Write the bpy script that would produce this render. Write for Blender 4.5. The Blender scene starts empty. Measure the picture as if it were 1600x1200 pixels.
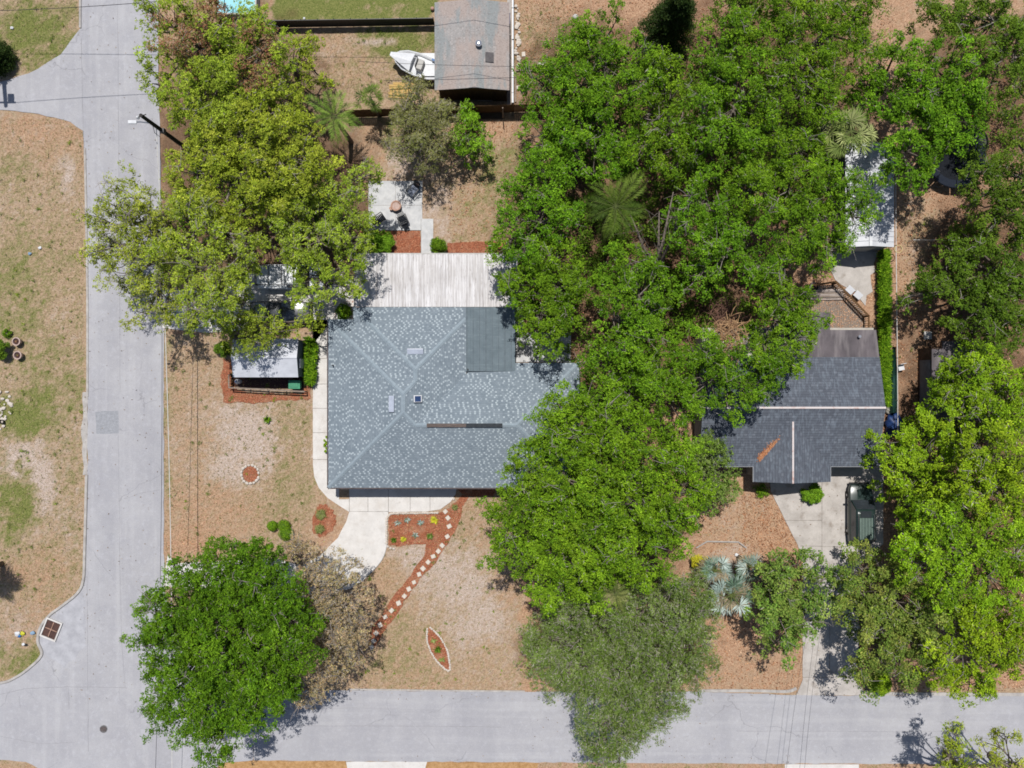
import bpy, bmesh, math, random
import numpy as np
from mathutils import Vector, Matrix
random.seed(7)
RNG = np.random.default_rng(11)
H = 62.0                                    # drone height in metres
S = 20.0                                    # photo pixels per metre on the ground
scn = bpy.context.scene
# ---------------------------------------------------------------- camera
cam_d = bpy.data.cameras.new("camera"); cam = bpy.data.objects.new("camera", cam_d)
scn.collection.objects.link(cam); scn.camera = cam
cam_d.sensor_width = 36; cam_d.lens = 18*H/40.0; cam_d.clip_start = 1; cam_d.clip_end = 3000
cam.location = (0, 0, H); cam.rotation_euler = (0, 0, 0)
# ---------------------------------------------------------------- light
SUN = Vector((0.03, -0.38, -1.0)).normalized()          # the way the light travels
to_sun = -SUN
elev = math.asin(to_sun.z); azim = math.atan2(to_sun.x, to_sun.y)
w = bpy.data.worlds.new("World"); scn.world = w; w.use_nodes = True
nt = w.node_tree; nt.nodes.clear()
sky = nt.nodes.new("ShaderNodeTexSky"); sky.sky_type = 'NISHITA'; sky.sun_disc = False
sky.sun_elevation = elev; sky.sun_rotation = azim; sky.air_density = 1.0; sky.dust_density = 1.0
bg = nt.nodes.new("ShaderNodeBackground"); bg.inputs[1].default_value = 0.077
wo = nt.nodes.new("ShaderNodeOutputWorld")
nt.links.new(sky.outputs[0], bg.inputs[0]); nt.links.new(bg.outputs[0], wo.inputs[0])
sd = bpy.data.lights.new("sun", 'SUN'); sd.energy = 4.3; sd.angle = math.radians(0.5); sd.color = (1.0, 0.965, 0.91)
so = bpy.data.objects.new("sun", sd); scn.collection.objects.link(so)
so.rotation_euler = SUN.to_track_quat('-Z', 'Y').to_euler(); so.location = (0, 30, 80)
scn.view_settings.view_transform = 'Standard'; scn.view_settings.look = 'None'
scn.view_settings.gamma = 1; scn.view_settings.exposure = 0.25
scn.cycles.filter_width = 1.75; scn.cycles.max_bounces = 6; scn.cycles.diffuse_bounces = 2; scn.cycles.transmission_bounces = 4
# ---------------------------------------------------------------- helpers
def W(px, py, z=0.0):
    k = (H - z)/H
    return ((px-800)/S*k, (600-py)/S*k, z)
def C(r, g, b, k=0.62):                                  # a measured surface colour -> albedo
    f = lambda v: (v/12.92 if v <= .04045 else ((v+.055)/1.055)**2.4)
    return (f(r/255)*k, f(g/255)*k, f(b/255)*k, 1)
def link(o): scn.collection.objects.link(o); return o
def tag(o, label=None, cat=None, group=None, kind=None):
    if label: o["label"] = label
    if cat: o["category"] = cat
    if group: o["group"] = group
    if kind: o["kind"] = kind
    return o
def thing(name, label, cat, loc=(0, 0, 0), rz=0, group=None):
    o = link(bpy.data.objects.new(name, None)); o.empty_display_size = .2
    o.location = loc; o.rotation_euler = (0, 0, rz)
    return tag(o, label, cat, group)
def dup(o, parent=None):
    c = o.copy(); link(c); c.parent = parent
    for ch in list(o.children): dup(ch, c)
    return c
def origin(p):
    v = Vector((0, 0, 0))
    while p is not None: v += Vector(p.location); p = p.parent
    return v
class MB:
    def __init__(s): s.v = []; s.f = []; s.uv = {}
    def add(s, vs, fs):
        n = len(s.v); s.v += [tuple(p) for p in vs]; s.f += [tuple(i+n for i in f) for f in fs]; return n
    def box(s, x0, x1, y0, y1, z0, z1):
        if x0 > x1: x0, x1 = x1, x0
        if y0 > y1: y0, y1 = y1, y0
        s.add([(x0,y0,z0),(x1,y0,z0),(x1,y1,z0),(x0,y1,z0),(x0,y0,z1),(x1,y0,z1),(x1,y1,z1),(x0,y1,z1)],
              [(3,2,1,0),(4,5,6,7),(0,1,5,4),(1,2,6,5),(2,3,7,6),(3,0,4,7)]); return s
    def obox(s, c, d, rz=0, rx=0, ry=0):
        M = Matrix.Rotation(rz, 3, 'Z') @ Matrix.Rotation(ry, 3, 'Y') @ Matrix.Rotation(rx, 3, 'X')
        vs = [Vector(c) + M @ Vector((a*d[0]/2, b*d[1]/2, e*d[2]/2)) for e in (-1,1) for a,b in ((-1,-1),(1,-1),(1,1),(-1,1))]
        s.add(vs, [(3,2,1,0),(4,5,6,7),(0,1,5,4),(1,2,6,5),(2,3,7,6),(3,0,4,7)]); return s
    def prism(s, pts, z0, z1):
        a = sum(pts[i-1][0]*pts[i][1]-pts[i][0]*pts[i-1][1] for i in range(len(pts)))
        if a < 0: pts = pts[::-1]
        n = len(pts)
        s.add([(p[0],p[1],z0) for p in pts]+[(p[0],p[1],z1) for p in pts],
              [tuple(range(n-1,-1,-1)), tuple(range(n,2*n))]+[(i,(i+1)%n,(i+1)%n+n,i+n) for i in range(n)]); return s
    def tube(s, pts, rad, n=6, cap=True):
        pts = [Vector(p) for p in pts]
        if not hasattr(rad, '__len__'): rad = [rad]*len(pts)
        base = len(s.v); m = len(pts); ref = None
        for i, p in enumerate(pts):
            d = (pts[min(i+1,m-1)]-pts[max(i-1,0)])
            d = d.normalized() if d.length > 1e-9 else Vector((0,0,1))
            if ref is None: ref = Vector((1,0,0)) if abs(d.x) < .8 else Vector((0,1,0))
            u = d.cross(ref).normalized(); v = d.cross(u); ref = v.cross(d) if False else ref
            for k in range(n):
                a = 2*math.pi*k/n; s.v.append(tuple(p+(u*math.cos(a)+v*math.sin(a))*rad[i]))
        for i in range(m-1):
            for k in range(n):
                a = base+i*n+k; b = base+i*n+(k+1)%n
                s.f.append((a, b, b+n, a+n))
        if cap:
            s.f.append(tuple(base+k for k in range(n))[::-1]); s.f.append(tuple(base+(m-1)*n+k for k in range(n)))
        return s
    def lathe(s, prof, c=(0,0,0), n=20, sx=1, sy=1, close=True):
        base = len(s.v)
        for r, z in prof:
            for k in range(n):
                a = 2*math.pi*k/n; s.v.append((c[0]+r*math.cos(a)*sx, c[1]+r*math.sin(a)*sy, c[2]+z))
        for i in range(len(prof)-1):
            for k in range(n):
                a = base+i*n+k; b = base+i*n+(k+1)%n
                s.f.append((a,b,b+n,a+n))
        if close:
            s.f.append(tuple(base+k for k in range(n))[::-1]); s.f.append(tuple(base+(len(prof)-1)*n+k for k in range(n)))
        return s
    def build(s, name, mat, parent=None, smooth=False, bevel=0, world=False):
        me = bpy.data.meshes.new(name)
        off = origin(parent) if (parent is not None and world) else Vector((0,0,0))
        me.from_pydata([(v[0]-off.x, v[1]-off.y, v[2]-off.z) for v in s.v], [], s.f)
        me.materials.append(mat)
        if s.uv:
            l = me.uv_layers.new(name="UVMap")
            for pi, poly in enumerate(me.polygons):
                uv = s.uv.get(pi)
                if uv:
                    for k, li in enumerate(poly.loop_indices): l.data[li].uv = uv[k]
        me.validate(clean_customdata=False)
        if smooth:
            for p in me.polygons: p.use_smooth = True
        o = link(bpy.data.objects.new(name, me)); o.parent = parent
        if bevel:
            b = o.modifiers.new("bevel", 'BEVEL'); b.width = bevel; b.segments = 2; b.limit_method = 'ANGLE'
        return o
def lump(c, r, sx=1, sy=1, sz=1, seed=0, amp=.25, sub=2):
    bm = bmesh.new(); bmesh.ops.create_icosphere(bm, subdivisions=sub, radius=1)
    g = random.Random(seed); ph = [(g.uniform(1.5,4), g.uniform(0,6), g.uniform(1.5,4), g.uniform(0,6)) for _ in range(4)]
    m = MB()
    for v in bm.verts:
        p = v.co; k = 1+amp*sum(math.sin(a*p.x+b+c2*p.y*1.3)*math.cos(c2*p.z+d+p.y*a) for a,b,c2,d in ph)/2
        m.v.append((c[0]+p.x*r*sx*k, c[1]+p.y*r*sy*k, c[2]+p.z*r*sz*k))
    m.f = [tuple(v.index for v in f.verts) for f in bm.faces]; bm.free(); return m
# ---------------------------------------------------------------- materials
def newmat(name):
    m = bpy.data.materials.new(name); m.use_nodes = True; n = m.node_tree; n.nodes.clear()
    out = n.nodes.new("ShaderNodeOutputMaterial"); p = n.nodes.new("ShaderNodeBsdfPrincipled")
    n.links.new(p.outputs[0], out.inputs[0]); return m, n, p
def N(n, t, **kw):
    x = n.nodes.new(t)
    for k, v in kw.items():
        if k.startswith('i'): x.inputs[int(k[1:])].default_value = v
        else: setattr(x, k, v)
    return x
def mixc(n, fac, a, b, mode='MIX'):
    x = n.nodes.new("ShaderNodeMix"); x.data_type = 'RGBA'; x.blend_type = mode
    for s, v in ((x.inputs[0], fac), (x.inputs[6], a), (x.inputs[7], b)):
        if hasattr(v, 'links') or isinstance(v, bpy.types.NodeSocket): n.links.new(v, s)
        else: s.default_value = v
    return x.outputs[2]
def ramp(n, src, p0, p1):
    x = n.nodes.new("ShaderNodeMapRange"); x.inputs[1].default_value = p0; x.inputs[2].default_value = p1
    n.links.new(src, x.inputs[0]); return x.outputs[0]
def noise(n, scale, detail=4, rough=.6, stretch=None, seed=0, coord='Object'):
    tc = n.nodes.new("ShaderNodeTexCoord"); mp = n.nodes.new("ShaderNodeMapping")
    n.links.new(tc.outputs[coord], mp.inputs[0]); mp.inputs[1].default_value = (seed*13.7, seed*7.1, seed*3.3)
    if stretch: mp.inputs[3].default_value = stretch
    t = n.nodes.new("ShaderNodeTexNoise"); t.inputs['Scale'].default_value = scale
    t.inputs['Detail'].default_value = detail; t.inputs['Roughness'].default_value = rough
    n.links.new(mp.outputs[0], t.inputs['Vector']); return t.outputs[0]
def mat(name, c, c2=None, sc=2.0, lo=.35, hi=.65, rough=.8, metal=0, grain=0, gsc=30, stretch=None, bump=0, bsc=20, spec=.3, layers=()):
    m, n, p = newmat(name)
    col = None
    if c2 is None: c2 = tuple(v*.75 for v in c[:3])+(1,)
    col = mixc(n, ramp(n, noise(n, sc, stretch=stretch), lo, hi), c, c2)
    for (lc, lsc, l0, l1, lst, amt) in layers:
        f = ramp(n, noise(n, lsc, stretch=lst, seed=len(name)+lsc), l0, l1)
        mm = n.nodes.new("ShaderNodeMath"); mm.operation = 'MULTIPLY'; mm.inputs[1].default_value = amt; n.links.new(f, mm.inputs[0])
        col = mixc(n, mm.outputs[0], col, lc)
    if grain:
        g = ramp(n, noise(n, gsc, detail=3, rough=.8, seed=3), .3, .7)
        mr = n.nodes.new("ShaderNodeMapRange"); mr.inputs[3].default_value = 1-grain; mr.inputs[4].default_value = 1+grain
        n.links.new(g, mr.inputs[0])
        cx = n.nodes.new("ShaderNodeVectorMath"); cx.operation = 'SCALE'
        n.links.new(col, cx.inputs[0]); n.links.new(mr.outputs[0], cx.inputs[3]); col = cx.outputs[0]
    n.links.new(col, p.inputs['Base Color']); p.inputs['Roughness'].default_value = rough
    p.inputs['Metallic'].default_value = metal; p.inputs['Specular IOR Level'].default_value = spec
    if bump:
        b = n.nodes.new("ShaderNodeBump"); b.inputs[0].default_value = bump; b.inputs[1].default_value = .05
        n.links.new(noise(n, bsc, seed=5), b.inputs['Height']); n.links.new(b.outputs[0], p.inputs['Normal'])
    return m
M = {}
def plain(key, r, g, b, **kw):
    M[key] = mat(key, C(r,g,b), **kw); return M[key]
asph_l = [(C(172,172,180),.9,.45,.75,None,.45),(C(206,206,213),3.2,.52,.7,None,.45),(C(136,134,138),14,.66,.72,None,.4),(C(158,158,166),.35,.5,.7,(1.0,.2,1),.3)]
def asphalt(name, st):
    m = mat(name, C(193,192,196), C(182,181,186), sc=.35, grain=.15, gsc=26, rough=.9, bump=.3, bsc=60,
            layers=[(C(204,203,206),.5,.5,.7,st,.6)]+asph_l)
    n = m.node_tree; p = [x for x in n.nodes if x.type == 'BSDF_PRINCIPLED'][0]; src = p.inputs['Base Color'].links[0].from_socket
    # hairline cracks
    tc = N(n,"ShaderNodeTexCoord"); v = N(n,"ShaderNodeTexVoronoi"); v.feature = 'DISTANCE_TO_EDGE'; v.inputs['Scale'].default_value = .16
    wp = N(n,"ShaderNodeVectorMath"); wp.operation = 'ADD'; nz = N(n,"ShaderNodeTexNoise"); nz.inputs['Scale'].default_value = .5; nz.inputs['Detail'].default_value = 6
    sc_ = N(n,"ShaderNodeVectorMath"); sc_.operation = 'SCALE'; sc_.inputs[3].default_value = 2.2
    n.links.new(tc.outputs['Object'], nz.inputs['Vector']); n.links.new(nz.outputs[1], sc_.inputs[0]); n.links.new(tc.outputs['Object'], wp.inputs[0]); n.links.new(sc_.outputs[0], wp.inputs[1])
    n.links.new(wp.outputs[0], v.inputs['Vector'])
    f = N(n,"ShaderNodeMapRange"); f.inputs[1].default_value = 0; f.inputs[2].default_value = .006; f.inputs[3].default_value = .45; f.inputs[4].default_value = 0
    n.links.new(v.outputs['Distance'], f.inputs[0])
    gate = ramp(n, noise(n, .25, seed=9), .5, .58); mm = N(n,"ShaderNodeMath"); mm.operation = 'MULTIPLY'
    n.links.new(f.outputs[0], mm.inputs[0]); n.links.new(gate, mm.inputs[1])
    n.links.new(mixc(n, mm.outputs[0], src, C(120,118,122)), p.inputs['Base Color'])
    return m
M['asphalt_v'] = asphalt('asphalt_long', (3.0,.12,1)); M['asphalt_h'] = asphalt('asphalt_cross', (.12,3.0,1))
M['patch'] = mat('asphalt_patch', C(174,176,182), C(158,160,166), sc=5, grain=.2, gsc=30)
M['concrete'] = mat('concrete_white', C(240,236,232), C(226,222,218), sc=1.2, grain=.07, gsc=22, bump=.1,
    layers=[(C(206,196,186),1.1,.5,.75,None,.5),(C(190,182,174),3.5,.58,.74,None,.4),(C(170,164,158),9,.68,.76,None,.4)])
M['concrete_old'] = mat('concrete_old', C(212,205,199), C(188,181,175), sc=1.0, grain=.12, gsc=18, bump=.2,
    layers=[(C(140,126,112),1.3,.56,.75,None,.7),(C(222,214,208),2.3,.56,.7,None,.4),(C(110,95,82),7,.68,.75,None,.5)])
M['patio'] = mat('patio_concrete', C(226,226,226), C(205,206,208), sc=2, grain=.08, layers=[(C(178,176,172),3,.58,.75,None,.5)])
M['kerb'] = mat('kerb_concrete', C(205,200,195), C(176,170,166), sc=2, grain=.12)
M['joint'] = mat('joint', C(150,142,134), C(120,112,106), sc=4)
M['crack'] = mat('crack_line', C(150,148,152), C(172,171,175), sc=3)
M['mulch'] = mat('mulch', C(184,112,80), C(134,74,50), sc=9, grain=.5, gsc=22, bump=.6, layers=[(C(206,146,112),18,.56,.68,None,.7),(C(204,164,134),1.3,.5,.7,None,.5)])
M['stone'] = mat('pale_stone', C(236,226,214), C(212,200,188), sc=8, grain=.1)
M['stepstone'] = mat('stepping_stone', C(240,232,220), C(214,204,190), sc=6, grain=.1, layers=[(C(180,120,92),9,.6,.7,None,.4)])
M['white'] = mat('white_paint', C(240,242,245), C(222,224,228), sc=3, rough=.5)
M['whitewall'] = mat('pale_wall', C(212,210,205), C(195,192,188), sc=2, rough=.8)
M['black'] = mat('black_metal', (.012,.013,.016,1), (.02,.02,.022,1), rough=.45, sc=5)
M['blackmesh'] = mat('black_mesh', (.010,.011,.014,1), (.016,.018,.022,1), spec=.05, rough=.95, sc=9)
M['glass'] = mat('dark_glass', (.02,.025,.03,1), (.03,.035,.04,1), rough=.06, spec=.8, sc=2)
M['rubber'] = mat('rubber', (.02,.02,.02,1), rough=.85)
M['chrome'] = mat('steel', (.45,.46,.48,1), (.35,.36,.38,1), rough=.3, metal=.9)
M['wood'] = mat('wood_weathered', C(176,160,146), C(120,104,92), sc=3, stretch=(1,14,14), grain=.15)
M['woodbrown'] = mat('wood_brown', C(120,88,50), C(84,60,36), sc=3, stretch=(10,10,.6), grain=.2)
M['woodtan'] = mat('wood_new', C(222,188,120), C(200,160,92), sc=3, stretch=(1,12,12))
M['bark'] = mat('bark_grey', C(150,138,126), C(96,86,78), sc=6, grain=.2, rough=.95)
M['twig'] = mat('twig_pale', C(190,180,172), C(150,140,132), sc=6, rough=.95)
M['rust'] = mat('rusty_iron', C(112,82,74), C(84,62,58), sc=5, grain=.25)
M['iron'] = mat('cast_iron', C(120,118,118), C(92,90,92), sc=8, grain=.2)
M['pole'] = mat('pole_wood', C(70,66,62), C(46,44,44), sc=3, stretch=(6,6,.5))
M['cable'] = mat('cable', (.03,.03,.035,1), rough=.6)
M['cablegrey'] = mat('cable_grey', (.55,.54,.52,1), (.45,.44,.42,1), rough=.5)
M['bin'] = mat('bin_green', C(70,160,120), C(60,140,104), rough=.5, sc=3)
M['jeepgreen'] = mat('paint_dark_green', (.014,.027,.025,1), (.012,.024,.022,1), rough=.3, spec=.6, sc=1.5)
M['carwhite'] = mat('paint_white', (.72,.73,.75,1), (.68,.69,.7,1), rough=.3, spec=.6)
M['cardark'] = mat('paint_charcoal', (.035,.04,.05,1), (.03,.034,.04,1), rough=.25, spec=.6)
M['canvas_green'] = mat('canvas_green', C(28,78,66), C(18,50,44), sc=3, stretch=(6,.5,1), rough=.8)
M['tarp_blue'] = mat('tarp_blue', C(38,72,130), C(24,46,92), sc=4, rough=.5)
M['cloth_pale'] = mat('cloth_pale', C(220,216,206), C(176,172,160), sc=4)
M['shed_dark'] = mat('dark_siding', C(96,78,66), C(72,58,50), sc=2)
M['terracotta'] = mat('pot_pale', C(214,190,180), C(186,160,150), sc=6)
M['soil'] = mat('potting_soil', C(96,64,60), C(66,44,40), sc=8)
M['aqua'] = mat('pool_water', C(150,222,236,.7), C(170,232,242,.7), sc=.8, rough=.1, spec=.6)
M['red'] = mat('red_plastic', C(190,26,40), C(150,20,30), sc=4, rough=.5)
M['yellow'] = mat('yellow_plastic', C(226,222,60), C(200,196,50), sc=4, rough=.5)
M['blue'] = mat('blue_plastic', C(40,120,190), C(34,100,170), sc=4, rough=.5)
M['paleblue'] = mat('pale_blue_plastic', C(150,180,205), C(130,160,190), sc=4, rough=.5)
M['navy'] = mat('navy_plastic', C(34,34,104), C(28,28,80), sc=4, rough=.5)
M['solar'] = mat('solar_cell', C(60,84,130), C(46,66,108), sc=6, rough=.15, spec=.8)
M['lens'] = mat('skylight_lens', C(198,206,222), C(184,192,208), sc=3, rough=.25)
M['pink'] = mat('ceramic_pink', C(210,170,150), C(180,140,120), sc=5)
def shingle(name, dark, mid, light, frac=.27, w_=.30, h_=.145, line=.22, checker=False):
    m, n, p = newmat(name)
    uv = N(n,"ShaderNodeUVMap"); sp = N(n,"ShaderNodeSeparateXYZ"); n.links.new(uv.outputs[0], sp.inputs[0])
    def mth(op, a, b=None):
        x = N(n,"ShaderNodeMath"); x.operation = op
        for i, v in enumerate((a, b)):
            if v is None: continue
            if isinstance(v, (int, float)): x.inputs[i].default_value = v
            else: n.links.new(v, x.inputs[i])
        return x.outputs[0]
    vr = mth('DIVIDE', sp.outputs[1], h_); row = mth('FLOOR', vr); fr = mth('FRACT', vr)
    rn = N(n,"ShaderNodeTexWhiteNoise"); rn.noise_dimensions = '1D'; n.links.new(row, rn.inputs[1]); shift = 1.3 if checker else 7.3
    ur = mth('ADD', mth('DIVIDE', sp.outputs[0], w_), mth('MULTIPLY', rn.outputs[0], shift)); cell = mth('FLOOR', ur); fu = mth('FRACT', ur)
    cv = N(n,"ShaderNodeCombineXYZ"); n.links.new(cell, cv.inputs[0]); n.links.new(row, cv.inputs[1])
    wn = N(n,"ShaderNodeTexWhiteNoise"); wn.noise_dimensions = '2D'; n.links.new(cv.outputs[0], wn.inputs[0])
    f = ramp(n, wn.outputs[0], 1-frac-.08, 1-frac+.22)
    cv2 = N(n,"ShaderNodeVectorMath"); cv2.operation = 'ADD'; cv2.inputs[1].default_value = (31.2, 77.7, 0); n.links.new(cv.outputs[0], cv2.inputs[0])
    wn2 = N(n,"ShaderNodeTexWhiteNoise"); wn2.noise_dimensions = '2D'; n.links.new(cv2.outputs[0], wn2.inputs[0])
    base = mixc(n, wn2.outputs[0], dark, mid)
    base = mixc(n, ramp(n, noise(n, .45, seed=2), .35, .65), base, mixc(n, .5, base, mid))
    par = mth('MODULO', mth('ADD', mth('ADD', cell, row), 4000.0), 2.0)
    if checker: f = mth('MULTIPLY', f, mth('LESS_THAN', par, .5))
    # the light blend only fills the middle of a tab
    g = mth('MULTIPLY', mth('LESS_THAN', mth('ABSOLUTE', mth('SUBTRACT', fu, .5)), .36), mth('GREATER_THAN', fr, .12))
    col = mixc(n, mth('MULTIPLY', f, g), base, light)
    ln = mth('MULTIPLY', mth('LESS_THAN', fr, .16), line)
    col = mixc(n, ln, col, tuple(v*.45 for v in dark[:3])+(1,))
    gr = ramp(n, noise(n, 26, detail=3, rough=.8, seed=3), .3, .7)
    col = mixc(n, mth('MULTIPLY', gr, .18), col, tuple(v*.5 for v in dark[:3])+(1,))
    n.links.new(col, p.inputs['Base Color']); p.inputs['Roughness'].default_value = .9; p.inputs['Specular IOR Level'].default_value = .2
    b = N(n,"ShaderNodeBump"); b.inputs[0].default_value = .5; b.inputs[1].default_value = .02
    n.links.new(fr, b.inputs['Height']); n.links.new(b.outputs[0], p.inputs['Normal'])
    return m
M['shingle_blue'] = shingle('shingle_bluegrey', C(128,141,152), C(148,160,170), C(192,204,211), frac=.58, w_=.175, h_=.138, checker=True, line=.3)
M['shingle_slate'] = shingle('shingle_slate', C(92,97,108), C(106,112,123), C(122,128,139), frac=.2, h_=.2, line=.4)
M['shingle_old'] = shingle('shingle_old', C(168,164,162), C(184,180,178), C(196,190,187), frac=.3, h_=.12, w_=.2, line=.3)
M['cap'] = mat('ridge_cap', C(160,174,184), C(148,162,172), sc=4, grain=.15, gsc=20)
M['rollroof'] = mat('roll_roofing', C(118,132,140), C(106,120,128), sc=1.2, grain=.12, layers=[(C(150,166,172),2,.55,.7,(.5,4,1),.4)])
M['rollbrown'] = mat('roll_roofing_brown', C(116,108,112), C(92,86,90), sc=.6, grain=.12, layers=[(C(160,152,152),.8,.5,.75,(2,.35,1),.7)])
M['whitemetal'] = mat('white_ribbed_metal', C(240,238,240), C(228,226,228), sc=1, rough=.5,
    layers=[(C(204,198,194),.5,.45,.6,(1.2,.5,1),.4),(C(176,170,168),1.6,.42,.66,(4,.22,1),.85),(C(140,128,122),5,.56,.70,(4,.3,1),.75),(C(96,84,78),3.2,.70,.73,(1.2,1,1),.8)])
M['whiteroof'] = mat('white_metal_roof', C(228,230,235), C(212,214,220), sc=1.5, rough=.45, layers=[(C(180,180,184),2,.58,.75,None,.5)])
M['shedroof'] = mat('shed_roof_grey', C(226,229,238), C(210,213,222), sc=1.5, rough=.5, layers=[(C(150,152,160),3,.58,.75,(.4,4,1),.5)])
M['oldroofover'] = M['shingle_old']
M['shedwall'] = mat('shed_wall_grey', C(132,142,150), C(112,120,128), sc=2)
M['gutter'] = mat('gutter_brown', C(96,84,84), C(70,60,60), sc=3, rough=.5)
M['stucco'] = mat('stucco', C(206,200,190), C(190,184,174), sc=3, grain=.06)
# ---------------------------------------------------------------- ground
def wav(x, y, wl, seed, n=7):
    g = np.random.default_rng(seed); o = np.zeros_like(x, dtype=float)
    for i in range(n):
        a = g.uniform(0, 2*math.pi); k = 2*math.pi/(wl*g.uniform(.6, 1.6)); o += np.sin((x*math.cos(a)+y*math.sin(a))*k+g.uniform(0, 6.28)+1.3*np.sin((x*math.sin(a)-y*math.cos(a))*k*.7+i))
    return o/n*1.6
xs = np.concatenate([[-900,-500,-250,-120,-70,-52], np.arange(-44, 44.01, .2), [52,70,120,250,500,900]])
ys = np.concatenate([[-900,-500,-250,-120,-70,-42], np.arange(-34, 34.01, .2), [42,70,120,250,500,900]])
GX, GY = np.meshgrid(xs, ys); gx = GX.ravel(); gy = GY.ravel()
px = gx*S+800; py = 600-gy*S
green = np.zeros_like(gx)+.06; litter = np.zeros_like(gx)+.1; sand = np.zeros_like(gx)+.08
def blob(cx, cy, rx, ry, gr, li, sa, amt=.85, soft=1.0):
    global green, litter, sand
    d = np.sqrt(((px-cx)/rx)**2+((py-cy)/ry)**2)+.22*wav(gx, gy, 3.0, int(cx+cy))+.22*wav(gx, gy, 1.1, int(cx+cy)+1)+.16*wav(gx, gy, .5, int(cx+cy)+2)
    m = np.clip((1-d)/soft+.5, 0, 1)*amt
    green = green*(1-m)+gr*m; litter = litter*(1-m)+li*m; sand = sand*(1-m)+sa*m
def boxr(x0, x1, y0, y1, gr, li, sa, amt=1.0, soft=12):
    global green, litter, sand
    q = 9*wav(gx, gy, 2.0, int(x0+y1))
    m = np.clip(np.minimum(np.minimum(px-x0, x1-px), np.minimum(py-y0, y1-py))/soft+.5+q/soft, 0, 1)*amt
    green = green*(1-m)+gr*m; litter = litter*(1-m)+li*m; sand = sand*(1-m)+sa*m
boxr(-3000, 128, -3000, 3000, .24, .0, .30, soft=5)           # the lot across the street
for a in [(60,60,70,50,.62,0,.05),(40,40,30,30,.8,0,.0),(70,230,90,50,.2,.5,.2),(60,200,60,22,.1,.7,.3),(105,270,14,24,.1,.1,.8),(30,260,30,20,.4,.1,.2),(80,400,70,60,.3,.15,.12),(30,450,40,80,.5,0,.1),
          (20,500,30,30,.5,.1,.2),(85,600,50,60,.5,.1,.15),(35,650,60,30,.8,.0,.1),(38,725,34,34,.15,.1,1.0),(60,745,30,22,.15,.1,.85),(60,785,26,18,.2,.2,.7),(20,790,30,60,.75,0,.1),(90,830,34,40,.3,.3,.4),(110,700,24,80,.3,.15,.3),
          (50,880,60,30,.25,.35,.25),(30,900,40,14,.1,.8,.2),(70,915,50,60,.25,.5,.15),(40,985,44,40,.15,.5,.45),(50,1030,44,22,.62,.2,.1),(15,1050,40,12,.55,.2,.1)]: blob(*a)
boxr(250, 520, 515, 905, .06, .34, .30)                          # side lawn
for a in [(262,650,9,240,.5,.05,.1),(330,580,60,50,.12,.3,.2),(400,690,90,60,.08,.12,.75),(385,720,60,60,.05,.1,.85),(460,660,34,60,.35,.1,.2),(440,780,60,60,.3,.25,.1),(300,700,40,120,.15,.4,.3),(330,800,70,40,.12,.6,.1),(290,850,50,26,.05,.85,.05),
          (460,760,40,40,.35,.2,.1),(560,800,40,30,.05,.4,.5),(520,840,34,24,.05,.7,.3)]: blob(*a)
boxr(545, 850, 770, 1085, .05, .42, .30)                         # front lawn
for a in [(640,870,50,18,.05,.1,.75),(600,920,40,50,.2,.45,.1),(720,850,30,50,.3,.25,.3),(700,900,60,40,.15,.15,.75),(750,960,60,60,.08,.1,.75),(640,1000,50,50,.32,.2,.12),(690,960,40,30,.2,.2,.5),(620,1050,80,30,.35,.35,.05),(760,1040,70,40,.2,.3,.3),(800,920,30,50,.1,.5,.3),(760,790,30,30,.25,.4,.2)]: blob(*a)
boxr(428, 680, -400, 34, .85, .05, .05); boxr(428, 682, 42, 152, .22, .3, .2)
for a in [(470,10,60,16,.9,0,.1),(610,15,40,10,.55,.2,.1),(620,68,55,26,.95,0,.05),(580,66,30,8,.2,0,.9),(500,80,60,40,.15,.4,.35),(545,110,50,30,.3,.4,.2),(640,100,30,20,.4,.3,.2),(450,55,24,12,.1,.5,.3)]: blob(*a)
boxr(806, 1700, -400, 210, .14, .62, .12)
for a in [(870,60,60,50,.35,.35,.15),(840,110,40,20,.5,.2,.2),(960,20,80,30,.1,.75,.1),(1060,40,80,60,.0,.95,.05)]: blob(*a)
boxr(560, 840, 180, 400, .18, .35, .3)
for a in [(575,215,25,40,.7,.1,.1),(620,250,40,30,.2,.1,.7),(700,330,30,50,.15,.2,.6),(745,320,40,60,.35,.35,.1),(790,260,40,50,.5,.2,.1),(770,200,60,22,.0,.7,.15),(600,200,30,20,.6,.1,.2)]: blob(*a)
boxr(820, 1700, 200, 1075, .04, .85, .05)
for a in [(1430,330,34,60,.25,.35,.3),(1450,380,50,40,.3,.4,.2),(1440,430,30,40,.2,.35,.4),(1430,545,26,60,.12,.55,.25),(1160,820,80,60,.16,.4,.3),(1210,850,40,50,.08,.8,.05),(1150,868,40,16,.0,.5,.6),(1200,1050,80,40,.15,.5,.1),(1120,1060,60,30,.15,.5,.1)]: blob(*a)
boxr(-3000, 3000, 1188, 4000, .22, .55, .05)
boxr(238, 428, 0, 520, .1, .5, .15, soft=5); boxr(428, 600, 185, 520, .1, .45, .2, soft=20)
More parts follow.
